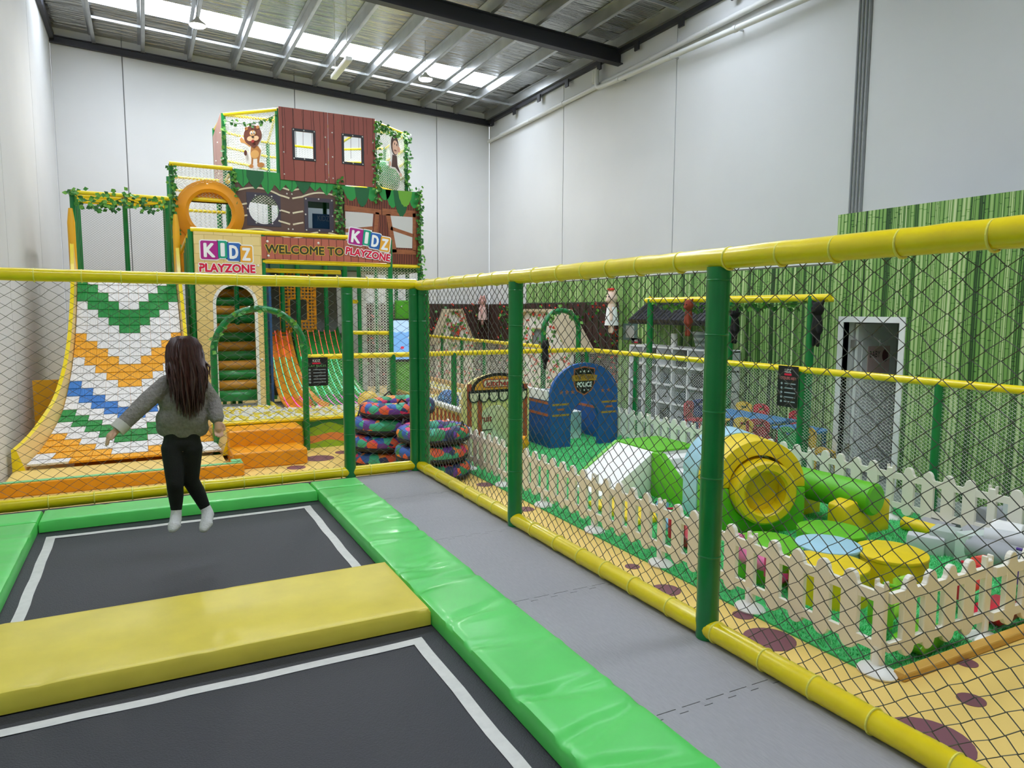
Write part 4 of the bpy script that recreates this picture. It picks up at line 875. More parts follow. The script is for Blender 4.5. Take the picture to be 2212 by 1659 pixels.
vine('ivy_garland', garland((1.5, 14.82, 5.6), (2.33, YT-.02, 5.62), .12), 'thin ivy strung above the lion board', .05, 22, .08)
vine('ivy_garland', garland((1.47, 14.84, 5.6), (1.47, 14.84, 4.5), 0), 'sparse ivy on the corner post left of the lion board', .06, 14, .09)
# ------------------------------------------------------------------ toddler zone behind the picket fence: turf
TURF = M('turf_base', '#41b866', .8, var=.2, scale=30)
tf = struct(tag(MB().box(3.57, 7.0, 2.40, 10.5, 0, .012).build('turf_base', TURF), 'green artificial turf of the toddler zone', 'turf'))
rng = random.Random(9); m = MB(); vs = []; fs = []; mi = []
for i in range(70000):
    y = 2.42+8.05*(rng.random()**1.7); x = 3.585+3.38*rng.random(); a = rng.uniform(0, 6.283); h = rng.uniform(.012, .03); w = .0035; l = rng.uniform(.008, .025); k = len(vs)
    vs += [(x-w*math.sin(a), y+w*math.cos(a), .011), (x+w*math.sin(a), y-w*math.cos(a), .011), (x+l*math.cos(a), y+l*math.sin(a), .011+h)]; fs.append((k, k+1, k+2)); mi.append(i % 3)
m.v, m.f, m.m = vs, fs, mi; stuff(m.build('turf_pile', [M('turf_a', '#55d47c', .7), M('turf_b', '#38b05c', .7), M('turf_c', '#8ce6a0', .7)], tf))
MB().box(3.66, 6.9, 2.33, 2.40, 0, .05).build('turf_edge', M('tan_kerb', '#d9a84e', .5), tf, bevel=.01)
# picket fences
def picket_panel(L, h=.55):
    """one moulded fence panel along +X from its post, with a weighted foot"""
    t = thing('picket_fence_panel', 'x', 'fence', (0, 0, 0))
    MB().plate([(-.035, .06), (.035, .06), (.035, h-.0), (.022, h), (.022, h-.03), (-.022, h-.03), (-.022, h), (-.035, h)], [], FR(0, -.02, 0), .04).build('post', IVORY, t, bevel=.006, seg=1)
    n = 4; st_ = L/(n+1)
    for i in range(n):
        x = st_*(i+1); w = .058
        P = [(x-w, .13)]+[(x-w*.95*math.cos(math.pi*k/8), .13-.055*math.sin(math.pi*k/8)) for k in range(1, 8)]+[(x+w, .13), (x+w, h-.07)]+[(x+w*.8*math.cos(math.pi*k/8), h-.055+.06*math.sin(math.pi*k/8)) for k in range(0, 9)]+[(x-w, h-.07)]
        MB().plate(P, [], FR(0, -.017, 0), .034).build('picket', IVORY, t, bevel=.006, seg=1)
        e = MB().path([(x+.026*math.cos(2*math.pi*k/10), -.018, h-.075+.022*math.sin(2*math.pi*k/10)) for k in range(10)], .003, 4, closed=True); e.build('moulded_motif', IVORY, t)
    for z0, z1 in ((.13, .185), (h-.135, h-.075)): MB().box(.02, L-.02, -.015, .015, z0, z1).build('fence_rail', IVORY, t)
    MB().lathe([(.11, 0), (.115, .012), (.1, .03), (.05, .045), (.034, .06), (.03, .16)], (0, 0, 0), 20, sq=(1, .8)).build('foot', WHITE, t, True)
    return t
pan = picket_panel(.955); first = True
def place(x, y, rz, label):
    global first
    if first: o = pan; first = False; o.location = (x, y, .002); o.rotation_euler = (0, 0, rz); o['label'] = label
    else: o = dup(pan, None, (x, y, .002), rz, label)
    o['group'] = 'ivory picket fence panels'; return o
near = ['ivory picket panel starting at the corner nearest the brown floor spots', 'ivory picket panel in front of the yellow petal seats', 'ivory picket panel in front of the yellow ring tunnel', 'ivory picket panel in front of the green side of the white climber', 'ivory picket panel in front of the white ramp', 'ivory picket panel in front of the orange plush', 'ivory picket panel in front of the kitchen playhouse']
for i in range(7): place(3.62+.006*i, 2.47+.965*i, math.pi/2, near[i])
place(4.585, 2.44, math.pi, 'ivory picket panel beside the tan floor edge, joined to the corner post'); place(5.55, 2.41, math.pi, 'ivory picket panel beside the tan floor edge, second from the corner'); place(6.5, 2.40, math.pi, 'ivory picket panel beside the tan floor edge, ending at the far fence')
far = ['white picket panel behind the grey foam pile', 'white picket panel behind the lying grey wedge', 'white picket panel behind the green foam roll', 'white picket panel behind the yellow arch', 'white picket panel behind the light blue arch', 'white picket panel behind the white steps', 'white picket panel beside the blue playhouse']
for i in range(7): place(6.5, 2.50+.955*i, math.pi/2, far[i])
# foam play blocks
def block(name, label, pieces, loc):
    t = thing(name, label, 'foam block', loc)
    for nm, mb, mat, bev in pieces: mb.build(nm, mat, t, True, bevel=bev)
    return t
WHT = M('white_leatherette', '#f3f1ee', .45, bump=.05, scale=10, var=.02); CRL = WHT
def wedge(x0, x1, prof): return MB().plate(prof, [], ((x1, 0, 0), (0, 1, 0), (0, 0, 1), (1, 0, 0)), x1-x0)
RX0, RX1, RY0, RY1 = 4.28, 4.95, 6.15, 6.88
block('foam_ramp', 'white foam ramp with a green edge sloping from the green topped block', [('ramp_body', MB().plate([(RX0, 0), (RX1, 0), (RX1, .49), (RX0+.0, .05)], [], ((0, RY0, 0), (1, 0, 0), (0, 0, 1), (0, -1, 0)), RY1-RY0), CRL, .01), ('ramp_top', MB().hexa([(RX0, RY0+.0, .052), (RX1, RY0, .492), (RX1, RY1-.04, .492), (RX0, RY1-.04, .052), (RX0, RY0, .062), (RX1, RY0, .504), (RX1, RY1-.04, .504), (RX0, RY1-.04, .062)]), WHT, 0),
    ('green_edge', MB().bar((RX0, RY1-.02, .062), (RX1, RY1-.02, .504), .05, .022), LIME, 0)], (4.6, 6.5, 0))
block('foam_block', 'square foam block with green top between the ramp and white steps', [('block_body', MB().box(4.952, 5.58, RY0, RY1, 0, .49), CRL, .01), ('green_top', MB().box(4.94, 5.59, RY0-.01, RY1+.01, .49, .512), LIME, .006)], (5.26, 6.5, 0))
block('foam_steps', 'green sided foam block with white steps beside the yellow ring tunnel', [('side', wedge(4.90, 5.0, [(6.14, 0), (6.14, .5), (6.02, .5), (5.40, .03), (5.40, 0)]), LIME, .01), ('side', wedge(5.50, 5.58, [(6.14, 0), (6.14, .5), (6.02, .5), (5.40, .03), (5.40, 0)]), LIME, .01)]+[('step', MB().box(5.0, 5.5, 5.41+.17*i, 6.135, .115*i, .115*(i+1)), WHT, .025) for i in range(4)], (5.2, 5.7, 0))
def archblock(x, y0, y1, r, ri, z, a0=0, a1=math.pi, n=20):
    P = [(x+r*math.cos(a0+(a1-a0)*i/n), z+r*math.sin(a0+(a1-a0)*i/n)) for i in range(n+1)]+[(x+ri*math.cos(a1+(a0-a1)*i/n), z+ri*math.sin(a1+(a0-a1)*i/n)) for i in range(n+1)]
    return MB().plate(P, [], ((0, y0, 0), (1, 0, 0), (0, 0, 1), (0, -1, 0)), y1-y0)
def turn(objs, ang):
    for o in objs: o.rotation_euler = (0, 0, ang)
AX, AY = 5.06, 4.85
g = [block('foam_arch', 'thick yellow half ring foam arch on the green cradle', [('arch', archblock(AX, AY-.2, AY+.2, .44, .30, .43), YELSOFT, .02)], (AX, AY, .43)),
     block('foam_arch', 'light blue half ring foam arch behind the yellow one', [('arch', archblock(AX, AY+.24, AY+.62, .44, .28, .43), SKYB, .02), ('leg', MB().box(AX-.44, AX-.28, AY+.24, AY+.62, 0, .43), SKYB, .02), ('leg', MB().box(AX+.28, AX+.44, AY+.24, AY+.62, 0, .43), SKYB, .02)], (AX, AY, 0))]
cr = [(AX-.44, 0), (AX+.44, 0), (AX+.44, .425)]+[(AX+.30*math.cos(-math.pi*i/16), .425+.32*math.sin(-math.pi*i/16)) for i in range(17)]+[(AX-.44, .425)]
g.append(block('foam_cradle', 'green foam U-shaped cradle under the yellow arch', [('cradle', MB().plate(cr, [], ((0, AY-.22, 0), (1, 0, 0), (0, 0, 1), (0, -1, 0)), .44), LIME, .02)], (AX, AY, 0)))
ri = thing('foam_ring', 'yellow foam ring tunnel standing in the green cradle', 'foam block', (AX, AY, .10)); g.append(ri)
m = MB(); prof = [(.275, .0), (.295, .02), (.295, .46), (.275, .48), (.215, .48), (.195, .46), (.195, .02), (.215, 0)]
for (r_, h_) in prof:
    for k in range(32): t_ = 2*math.pi*k/32; m.v.append((AX+r_*math.cos(t_), AY-.34+h_, .405+r_*math.sin(t_)))
for i in range(len(prof)):
    for k in range(32): a, b = i*32, ((i+1) % len(prof))*32; m.f.append((a+k, a+(k+1) % 32, b+(k+1) % 32, b+k)); m.m.append(0)
m.build('ring', YELSOFT, ri, True); MB().lathe([(.194, .0), (.194, .02)], (AX, AY-.16, .405), 28, axis='Y').build('inner_wall', YELSOFT, ri)
turn(g, -.36)
block('foam_roll', 'long green foam cylinder lying on yellow blocks', [('roll', MB().path([(5.72, 5.35, .36), (5.72, 5.33, .36), (5.86, 4.12, .34), (5.862, 4.10, .34)], .15, 24, rs=[.13, .15, .15, .13]), LIME, 0)], (5.8, 4.7, .2))
def cradle(x, y, label): block('foam_cradle_block', label, [('block', MB().plate([(x-.32, 0), (x+.3, 0), (x+.3, .3)]+[(x+.16*math.cos(-math.pi*i/10), .34+.14*math.sin(-math.pi*i/10)-.0) for i in range(11)]+[(x-.32, .3)], [], ((0, y, 0), (1, 0, 0), (0, 0, 1), (0, -1, 0)), .2), YELSOFT, .02)], (x, y, 0))
cradle(5.84, 4.15, 'yellow foam cradle block under the free end of the green roll'); cradle(5.76, 4.85, 'yellow foam cradle block beside the green arch cradle')
MB_ = None
block('foam_beam', 'low yellow foam beam lying against the far picket fence', [('beam', MB().path([(6.28, 4.1, .07), (6.30, 3.2, .07)], .065, 12), YELSOFT, 0)], (6.3, 3.6, 0))
# petal seats around a blue round seat
def seat(name, label, x, y, rx, ry, rot, mat, h=.28, cut=None):
    P = []
    for i in range(28):
        t_ = 2*math.pi*i/28; a, b = rx*math.cos(t_), ry*math.sin(t_); P.append((x+a*math.cos(rot)-b*math.sin(rot), y+a*math.sin(rot)+b*math.cos(rot)))
    if cut:
        cx, cy, rc = cut; Q = []
        for p in P:
            d = V((p[0]-cx, p[1]-cy)); Q.append(tuple(V((cx, cy))+d.normalized()*rc) if d.length < rc else p)
        P = Q
    t = thing(name, label, 'foam seat', (x, y, 0), 'petal foam seats'); MB().plate(P, [], ((0, 0, h-.03), (1, 0, 0), (0, 1, 0), (0, 0, 1)), h-.03).build('seat_body', mat, t, True)
    MB().plate([(x+(p[0]-x)*1.015, y+(p[1]-y)*1.015) for p in P], [], ((0, 0, h), (1, 0, 0), (0, 1, 0), (0, 0, 1)), .03).build('seat_lid', mat, t, True, bevel=.01)
pc = (4.60, 3.60)
seat('round_seat', 'light blue round foam seat amid the petals', pc[0], pc[1], .235, .235, 0, SKYB, .275)
for a, mat, lb_ in ((2.55, LIME, 'lime green petal seat beside the yellow ring tunnel'), (.62, LIME, 'lime green petal seat beside the yellow cradle block'), (-.85, YELSOFT, 'yellow petal seat on the side of the grey foam pile'), (-2.45, YELSOFT, 'yellow petal seat on the side of the near picket fence')):
    seat('petal_seat', lb_, pc[0]+.43*math.cos(a), pc[1]+.43*math.sin(a), .25, .265, a, mat, .27, (pc[0], pc[1], .245))
# grey foam pile
GF = [M('grey_foam_light', '#d2d3d4', .5, bump=.05), M('grey_foam_mid', '#a3a4a8', .5, bump=.05), M('grey_foam_green', '#c6d0c8', .5), M('grey_foam_sage', '#b6c0b8', .55), WHT]
def gbox(px, py, z, sx, sy, sz, rot, tilt, mi, label):
    p = hit(px, py, 2, z); t = thing('foam_cuboid', label, 'foam block', (p.x, p.y, z))
    m = MB().box(-sx/2, sx/2, -sy/2, sy/2, 0, sz); M4 = Matrix.Rotation(rot, 4, 'Z') @ Matrix.Rotation(tilt, 4, 'Y'); m.v = [tuple(M4 @ V(v)) for v in m.v]
    m.build('block', GF[mi], t, True, shift=(0, 0, 0), bevel=.015)
gbox(1998, 1195, .0, .14, .28, .16, .5, 0, 0, 'small pale grey foam brick on the turf edge of the pile')
gbox(2040, 1195, .0, .22, .2, .22, .3, 0, 3, 'square grey green foam cube at the front of the pile')
gbox(2090, 1205, .0, .18, .2, .2, .3, 0, 3, 'second grey green foam cube beside the first')
gbox(2030, 1150, .0, .5, .3, .12, .3, 0, 1, 'grey foam slab under the tilted wedge')
gbox(2155, 1185, .0, .55, .5, .16, .2, 0, 1, 'large grey foam slab under the pile')
gbox(2130, 1215, .0, .5, .14, .26, -.3, 0, 2, 'pale green grey foam plank standing nearest the fence')
gbox(2205, 1170, .0, .3, .16, .36, -.2, 0, 2, 'tall pale green grey foam block at the pile end')
p = hit(2070, 1105, 2, .3)
def gprism(px, py, z, L, w, h, rot, mi, label, pos=None):
    p = V(pos) if pos else hit(px, py, 2, z); t = thing('foam_wedge', label, 'foam block', (p.x, p.y, z)); m = MB().plate([(-w/2, 0), (w/2, 0), (w*.15, h), (-w*.1, h)], [], ((0, -L/2, 0), (1, 0, 0), (0, 0, 1), (0, -1, 0)), -L); m.v = [tuple(Matrix.Rotation(rot, 4, 'Z') @ V(v)) for v in m.v]; m.build('wedge', GF[mi], t, True, shift=(0, 0, 0), bevel=.012)
gprism(2060, 1140, .12, .55, .34, .17, 1.25, 1, 'grey foam wedge lying across the slab')
gprism(2195, 1128, .012, .9, .46, .5, .15, 1, 'big grey foam ramp leaning beside the far fence', (6.1, 2.95, .012))
gprism(2180, 1150, .28, .42, .3, .12, .9, 4, 'white foam wedge on top of the pile')
gprism(2110, 1145, .22, .22, .24, .12, .2, 4, 'small white foam wedge on the grey slab')
block('foam_half_roll', 'grey foam half cylinder lying in the pile', [('roll', MB().path([hit(2100, 1180, 2, .16), hit(2215, 1215, 2, .16)], .1, 18), GF[1], 0)], tuple(hit(2150, 1195, 2, .08)))
block('foam_half_roll', 'upper grey foam cylinder under the white wedge', [('roll', MB().path([hit(2125, 1160, 2, .25), hit(2220, 1175, 2, .25)], .08, 18), GF[0], 0)], tuple(hit(2170, 1165, 2, .2)))
# ride-on toys seen between the pickets
def rocker(x, y, rz, c1, c2, label):
    t = thing('rocking_toy', label, 'toy', (x, y, .012), 'plastic rocking toys along the picket fence'); a, b = M('toy_'+c1[1:], c1, .35), M('toy_'+c2[1:], c2, .35)
    parts = [('rocker_base', MB().plate([(-.28, .10), (-.2, .02), (0, -.0), (.2, .02), (.28, .10), (.22, .13), (-.22, .13)], [], ((0, -.11, 0), (1, 0, 0), (0, 0, 1), (0, -1, 0)), -.22), a), ('toy_body', MB().path([(-.2, 0, .22), (-.1, 0, .24), (.08, 0, .24), (.17, 0, .3), (.2, 0, .38), (.26, 0, .40)], .08, 14, rs=[.05, .085, .08, .075, .085, .04]), b), ('seat_back', MB().box(-.23, -.17, -.09, .09, .14, .36), a), ('handle_bar', MB().tube((.13, -.13, .36), (.13, .13, .36), .014, 8), a)]
    for sd in (-1, 1): parts.append(('eye', MB().ball((.23, .05*sd, .41), .014, 8), BLACK))
    for nm, m, mt in parts:
        m.v = [tuple(Matrix.Rotation(rz, 4, 'Z') @ (V(v)*.8)) for v in m.v]; m.build(nm, mt, t, True, shift=(0, 0, 0), bevel=.01 if nm in ('rocker_base', 'seat_back') else 0)
rocker(4.0, 4.75, 1.3, '#c8203a', '#7fb6d8', 'red and light blue rocking toy behind the picket fence')
rocker(3.98, 3.75, 1.7, '#d8407a', '#ee7fb0', 'pink rocking toy beside the lime petal seat')
rocker(4.1, 2.72, .2, '#6fbf24', '#9ad63c', 'lime green rocking toy behind the corner panel'); rocker(4.95, 2.74, .1, '#d0203c', '#f0564a', 'red rocking toy behind the second short side panel'); rocker(5.6, 2.72, .1, '#5a3c9a', '#c0305a', 'purple and crimson rocking toy behind the short side fence')
block('foam_mat', 'yellow foam mat lying on the turf before the climber', [('mat', MB().box(4.05, 4.6, 5.3, 6.1, .012, .07), YELSOFT, .015)], (4.3, 5.7, 0))
# ------------------------------------------------------------------ toddler fence (fine white net)
tfn = thing('toddler_fence', 'waist-high yellow railed fence with fine white net behind the playhouses', 'fence', (7.0, 10.6, 0))
rail((2.06, 10.62, 1.355), (6.98, 10.62, 1.355), tfn, .04); rail((6.98, 10.62, 1.355), (7.0, 1.5, 1.35), tfn, .04)
for x, y in ((3.40, 10.62), (4.42, 10.62), (6.98, 10.62), (7.0, 9.21), (7.0, 5.95), (7.0, 4.29), (7.0, 2.4)): post(x, y, 0, 1.36, tfn, .045)
stuff(MB().net(((2.1, 10.62, .46), (1, 0, 0), (0, 0, 1)), 4.86, .88, .055, .042, .0026).build('white_net', NETWHITE, tfn))
stuff(MB().net(((6.99, 10.58, .02), (0, -1, 0), (0, 0, 1)), 9.0, 1.32, .052, .038, .0022).build('white_net', NETWHITE, tfn))
r2 = thing('pool_fence', 'yellow railed low fence along the second ball pool', 'fence', (6.36, 14, 0))
rail((6.36, 10.9, 1.40), (6.36, 17.2, 1.40), r2, .036)
for y in (12.4, 13.6, 14.8, 16.0, 17.1): post(6.36, y, 0, 1.40, r2, .04)
stuff(MB().net(((6.36, 10.95, .3), (0, 1, 0), (0, 0, 1)), 6.2, 1.06, .07, .055, .003).build('white_net', NETWHITE, r2))
pool = thing('ball_pool', 'second shallow ball pool with white and yellow balls behind the kitchen playhouse', 'ball pit', (5.3, 13.5, 0))
for (x0, x1, y0, y1) in ((4.45, 6.3, 11.0, 11.1), (5.3, 6.3, 16.8, 16.9), (4.45, 4.55, 11.1, 13.7), (4.55, 5.4, 13.6, 13.7), (5.3, 5.4, 13.7, 16.8), (6.2, 6.3, 11.1, 16.8)): MB().box(x0, x1, y0, y1, 0, .4).build('pool_wall', M('pool_tan', '#e6b877', .5), pool)
MB().box(4.45, 6.3, 11.0, 13.7, 0, .27).box(5.3, 6.3, 13.7, 16.9, 0, .27).build('pool_filling', M('ball_white', '', .3), pool)
rail((4.5, 10.98, .43), (4.5, 13.7, .43), pool, .03)
balls(100, 4.58, 6.15, 11.15, 16.7, .31, 'small %s plastic ball in the second ball pool', 'balls in the second pool', 'white and yellow balls filling the second ball pool', 8, avoid=lambda x, y: x < 5.44 and y > 13.56)
PATCHB = M_patch('blue_patch', ['#2f6fb8', '#4d8fd0', '#265a9a'], 14)
p = hit(968, 840, 1, 11.6); tag(MB().ball((p.x, 11.6, .45), .2, 16).build('play_ball', PATCHB, None, True, shift=(p.x, 11.6, .45)), 'blue ball resting in the second ball pool', 'ball')
p = hit(795, 858, 1, 11.0); tag(MB().ball((p.x, 10.98, .60), .17, 18).build('play_ball', M('ball_amber', '#e6bf3a', .4), None, True, shift=(p.x, 10.98, .6)), 'large amber ball in the pit at the foot of the green slide', 'ball')
# screen kiosk by the tower
ki = thing('screen_kiosk', 'green framed kiosk with lit sea scene screen', 'kiosk', (4.83, 13.9, 0))
MB().box(4.5, 5.22, 13.82, 14.0-.06, 0, 2.24).build('kiosk_body', M('kiosk_green', '#5db52e', .4), ki, bevel=.02)
q1 = hit(841, 692, 1, 13.8); q2 = hit(897, 775, 1, 13.8); MB().box(q1.x-.03, q2.x+.05, 13.77, 13.82, q2.z-.05, q1.z+.03).build('screen_bezel', BLACK, ki)
sc_ = MB().box(q1.x, q2.x, 13.76, 13.77, q2.z, q1.z).build('screen', M('screen_blue', '#7fb4f2', .2, emit=.55), ki)
H = q1.z-q2.z; MB().plate([(q1.x, q1.z-.0), (q1.x, q1.z-.3*H)]+[(q1.x+(q2.x-q1.x)*i/12, q1.z-.3*H+.015*math.sin(i*1.6)) for i in range(1, 13)]+[(q2.x, q1.z)], [], FR(0, 13.758, 0), .002).build('screen_sky', M('screen_sky', '#b9d8f6', .2, emit=.6), sc_)
MB().plate(circ(q2.x-.12, q1.z-.45*H, .05, .025, 12), [], FR(0, 13.756, 0), .002).build('screen_shape', M('screen_white', '#f4f6ff', .2, emit=.6), sc_); MB().plate(circ(q1.x+.25, q1.z-.7*H, .04, .03, 7), [], FR(0, 13.756, 0), .002).build('screen_shape', M('screen_red', '#e0405a', .2, emit=.5), sc_)
for i in range(3): MB().ball((4.62+.16*i, 13.815, 2.12), .014, 8).build('bolt', BOLT, ki, True)
# wire-tied rule boards
def board(px, py, w, h, ax, v, label, title, tcol='#e8a0a0', fr=None, cat='sign'):
    p = hit(px, py, ax, v); t = thing('rules_board', label, cat, tuple(p))
    f = ((p.x, p.y, p.z), (1, 0, 0), (0, 0, 1), (0, -1, 0)) if ax == 1 else ((p.x, p.y, p.z), (0, -1, 0), (0, 0, 1), (-1, 0, 0))
    MB().plate([(-w/2, -h/2), (w/2, -h/2), (w/2, h/2), (-w/2, h/2)], [], f, .008).build('backing', M('board_black', '#17181d', .4), t)
    f = (V(f[0])+V(f[3])*.001, *f[1:]); m = MB(); text(m, 'KIDZ', f, -.16*w, .34*h, .32*w, .09*h, .001); m.build('lettering', LWH, t)
    MB().plate([(-.18*w, .27*h), (.18*w, .27*h), (.18*w, .32*h), (-.18*w, .32*h)], [], f, .001).build('red_bar', LRED, t)
    m = MB(); text(m, title, f, -.42*w, .17*h, .84*w, .07*h, .001); m.build('lettering', M('print_'+tcol[1:], tcol, .5), t)
    m = MB()
    for k in range(5): y = (.06-.11*k)*h; m.plate([(-.15*w, y), (.4*w, y), (.4*w, y+.025*h), (-.15*w, y+.025*h)], [], f, .001); m.plate(circ(-.3*w, y+.01*h, .05*w, n=10), [], f, .001)
    m.build('text_lines', M('print_grey', '#9fb0b8', .5), t)
board(684, 803, .33, .42, 1, 10.57, 'black rules board tied to the net below the green slide', 'PLAY RULES', '#6fc06a')
board(1701, 835, .30, .50, 0, 6.93, 'black toddler area rules board tied to the white net', 'TODDLERS AREA', '#e88a8a')
board(1374, 752, .33, .40, 0, 8.86, 'small black rules board on the bamboo wall', 'PLAY RULES', '#e3d84a')
t = thing('notice_frame', 'clear framed notice on the bamboo wall above the small black board', 'sign', tuple(hit(1361, 717, 0, 8.86)))
p = hit(1361, 717, 0, 8.86); f = ((p.x, p.y, p.z), (0, -1, 0), (0, 0, 1), (-1, 0, 0))
MB().plate([(-.24, -.17), (.24, -.17), (.24, .17), (-.24, .17)], [], f, .01).build('frame', M('teal_grey', '#4f6a66', .4), t); MB().plate([(-.14, -.12), (.14, -.12), (.14, .13), (-.14, .13)], [], (V(f[0])+V(f[3])*.002, *f[1:]), .002).build('paper', M('paper_grey', '#a9aaa6', .7), t)
# ------------------------------------------------------------------ bamboo papered walls, baby room, recess
BAM = M_bamboo('bamboo_wallpaper')
struct(tag(MB().box(XR-.03, XR-.002, 6.0, 12.3, 0, 2.72).box(XR-.03, XR-.002, 12.3, 16.4, 2.24, 2.72).build('wall_lining', BAM), 'bamboo papered lower lining of the right wall', 'wall'))
XD, YD0, YD1, HP = 7.7, 5.22, 5.96, 3.24
pw = MB(); pw.box(XD, XD+.1, YD1, 6.12, 0, HP).box(XD, XD+.1, -3.9, YD0, 0, HP).box(XD, XD+.1, YD0, YD1, 1.92, HP).box(XD+.1, XR-.04, 6.02, 6.12, 0, HP)
struct(tag(pw.build('wall_partition', BAM), 'bamboo papered partition of the baby room', 'wall'))
ROOMG = M('room_paint', '#d6d7d8', .7)
struct(tag(MB().box(XD+.1, XR-.04, 5.90, 6.02, 0, HP-.02).box(XD+.1, XR-.04, 4.2, 4.3, 0, HP-.02).box(XD+.1, XR-.04, 4.3, 5.9, 2.5, 2.55).box(XR-.05, XR-.04, 4.3, 5.9, 0, 2.5).build('wall_baby_room', ROOMG), 'plain pale inner walls of the baby room', 'wall'))
d1 = struct(tag(MB().plate([(-YD1-.07, 0), (-YD1, 0), (-YD1, 1.92), (-YD0, 1.92), (-YD0, 0), (-YD0+.07, 0), (-YD0+.07, 1.99), (-YD1-.07, 1.99)], [], ((XD-.015, 0, 0), (0, -1, 0), (0, 0, 1), (-1, 0, 0)), .13).build('door_1', M('door_white', '#f0f0f2', .4)), 'white framed doorway of the baby room', 'door'))
LEAFM = M('door_white', '', .4); dl = MB().box(XD+.12, XD+.86, 5.84, 5.88, .02, 1.9).build('door_leaf', LEAFM, d1)
for z0, z1 in ((.2, .85), (1.0, 1.7)):
    for x0 in (XD+.2, XD+.53): MB().box(x0, x0+.25, 5.832, 5.842, z0, z1).build('raised_panel', LEAFM, dl)
for z in (.3, 1.6): MB().box(XD+.09, XD+.13, 5.86, 5.92, z, z+.1).build('hinge', STEEL, d1)
sn = MB().box(XD+.30, XD+.72, 5.824, 5.83, 1.28, 1.62).build('door_sign', M('sign_pink', '#d8b8b8', .6), d1)
m = MB(); text(m, 'BABY', FR(0, 5.823, 0), XD+.33, 1.48, .2, .08, .001); m.build('lettering', M('lettering_black', '#1a1618', .6), sn); MB().plate(circ(XD+.63, 1.5, .06, .08, 14), [], FR(0, 5.823, 0), .001).build('printed_figure', M('print_maroon', '#5a2028', .6), sn)
struct(tag(MB().box(7.05, XR-.04, 2.0, 12.3, 0, .012).build('floor_recess', M('grey_carpet', '#8b918c', .9, var=.12, scale=12)), 'grey carpet floor in the recess behind the toddler fence', 'floor'))
for k, z in enumerate((2.76, 2.82, 2.88)): tag(MB().bar((XR-.02, 7.0, z), (XR-.02, 15.0+.3*k, z), .03, .035).build('cable_duct', M('duct_white', '#e4e6e8', .4)), ('lowest', 'middle', 'uppermost')[k]+' white horizontal cable duct along the top of the bamboo lining', 'duct', 'cable ducts above the bamboo lining')
# dark timber screen with flowers, white cottage fronts
DKW = M('dark_timber', '#3a221c', .7, var=.25, scale=5, stretch=(4, 4, .4))
ts = thing('timber_screen', 'dark brown timber board screen lining the back corner', 'screen', (7, 18.6, 0))
for i in range(38): x = 3.9+i*.13; MB().box(x, x+.12, YB-.07, YB-.03-.012*(i % 2), 0, 2.22).build('board', DKW, ts)
for i in range(48): y = 12.32+i*.13; MB().box(XR-.075-.012*(i % 2), XR-.035, y, y+.12, 0, 2.22).build('board', DKW, ts)
rng = random.Random(4)
def climbers(name, label, fn, n, size=.1, fl=.45):
    t = thing(name, label, 'vine', tuple(fn(.5, .5))); a, b = MB(), MB()
    for _ in range(n):
        u, v = rng.random(), rng.random(); p = fn(u, v)
        if rng.random() < fl: leaf_at(b, p, size*.6, rng, n=None); leaf_at(b, p, size*.6, rng)
        else: leaf_at(a, p, size, rng, rng.randrange(3))
    for k in range(8): u = (k+.5)/8; MB().path([fn(u+.04*math.sin(q), 1-q/6) for q in range(7)], .006, 4).build('stem', GREEN_D, t)
    stuff(a.build('leaves', LEAF, t)); stuff(b.build('flowers', REDFLOWER, t))
climbers('flowering_creeper', 'red flowering creeper over the timber screen on the right wall', lambda u, v: V((XR-.12-.04*rng.random(), 12.35+5.5*u, .3+1.95*v)), 300)
climbers('flowering_creeper', 'red flowering creeper over the timber screen on the back wall', lambda u, v: V((4.6+4*u, YB-.12, .3+1.95*v)), 220)
vine('flowering_creeper', garland((8.80, 12.36, 2.3), (8.80, 12.36, .4), 0), 'narrow red flower garland hanging at the screen end', .07, 40, .08, flowers=.7)
CW = M('cottage_white', '#eceae6', .7); BEI = M('cottage_beige', '#c4b596', .7)
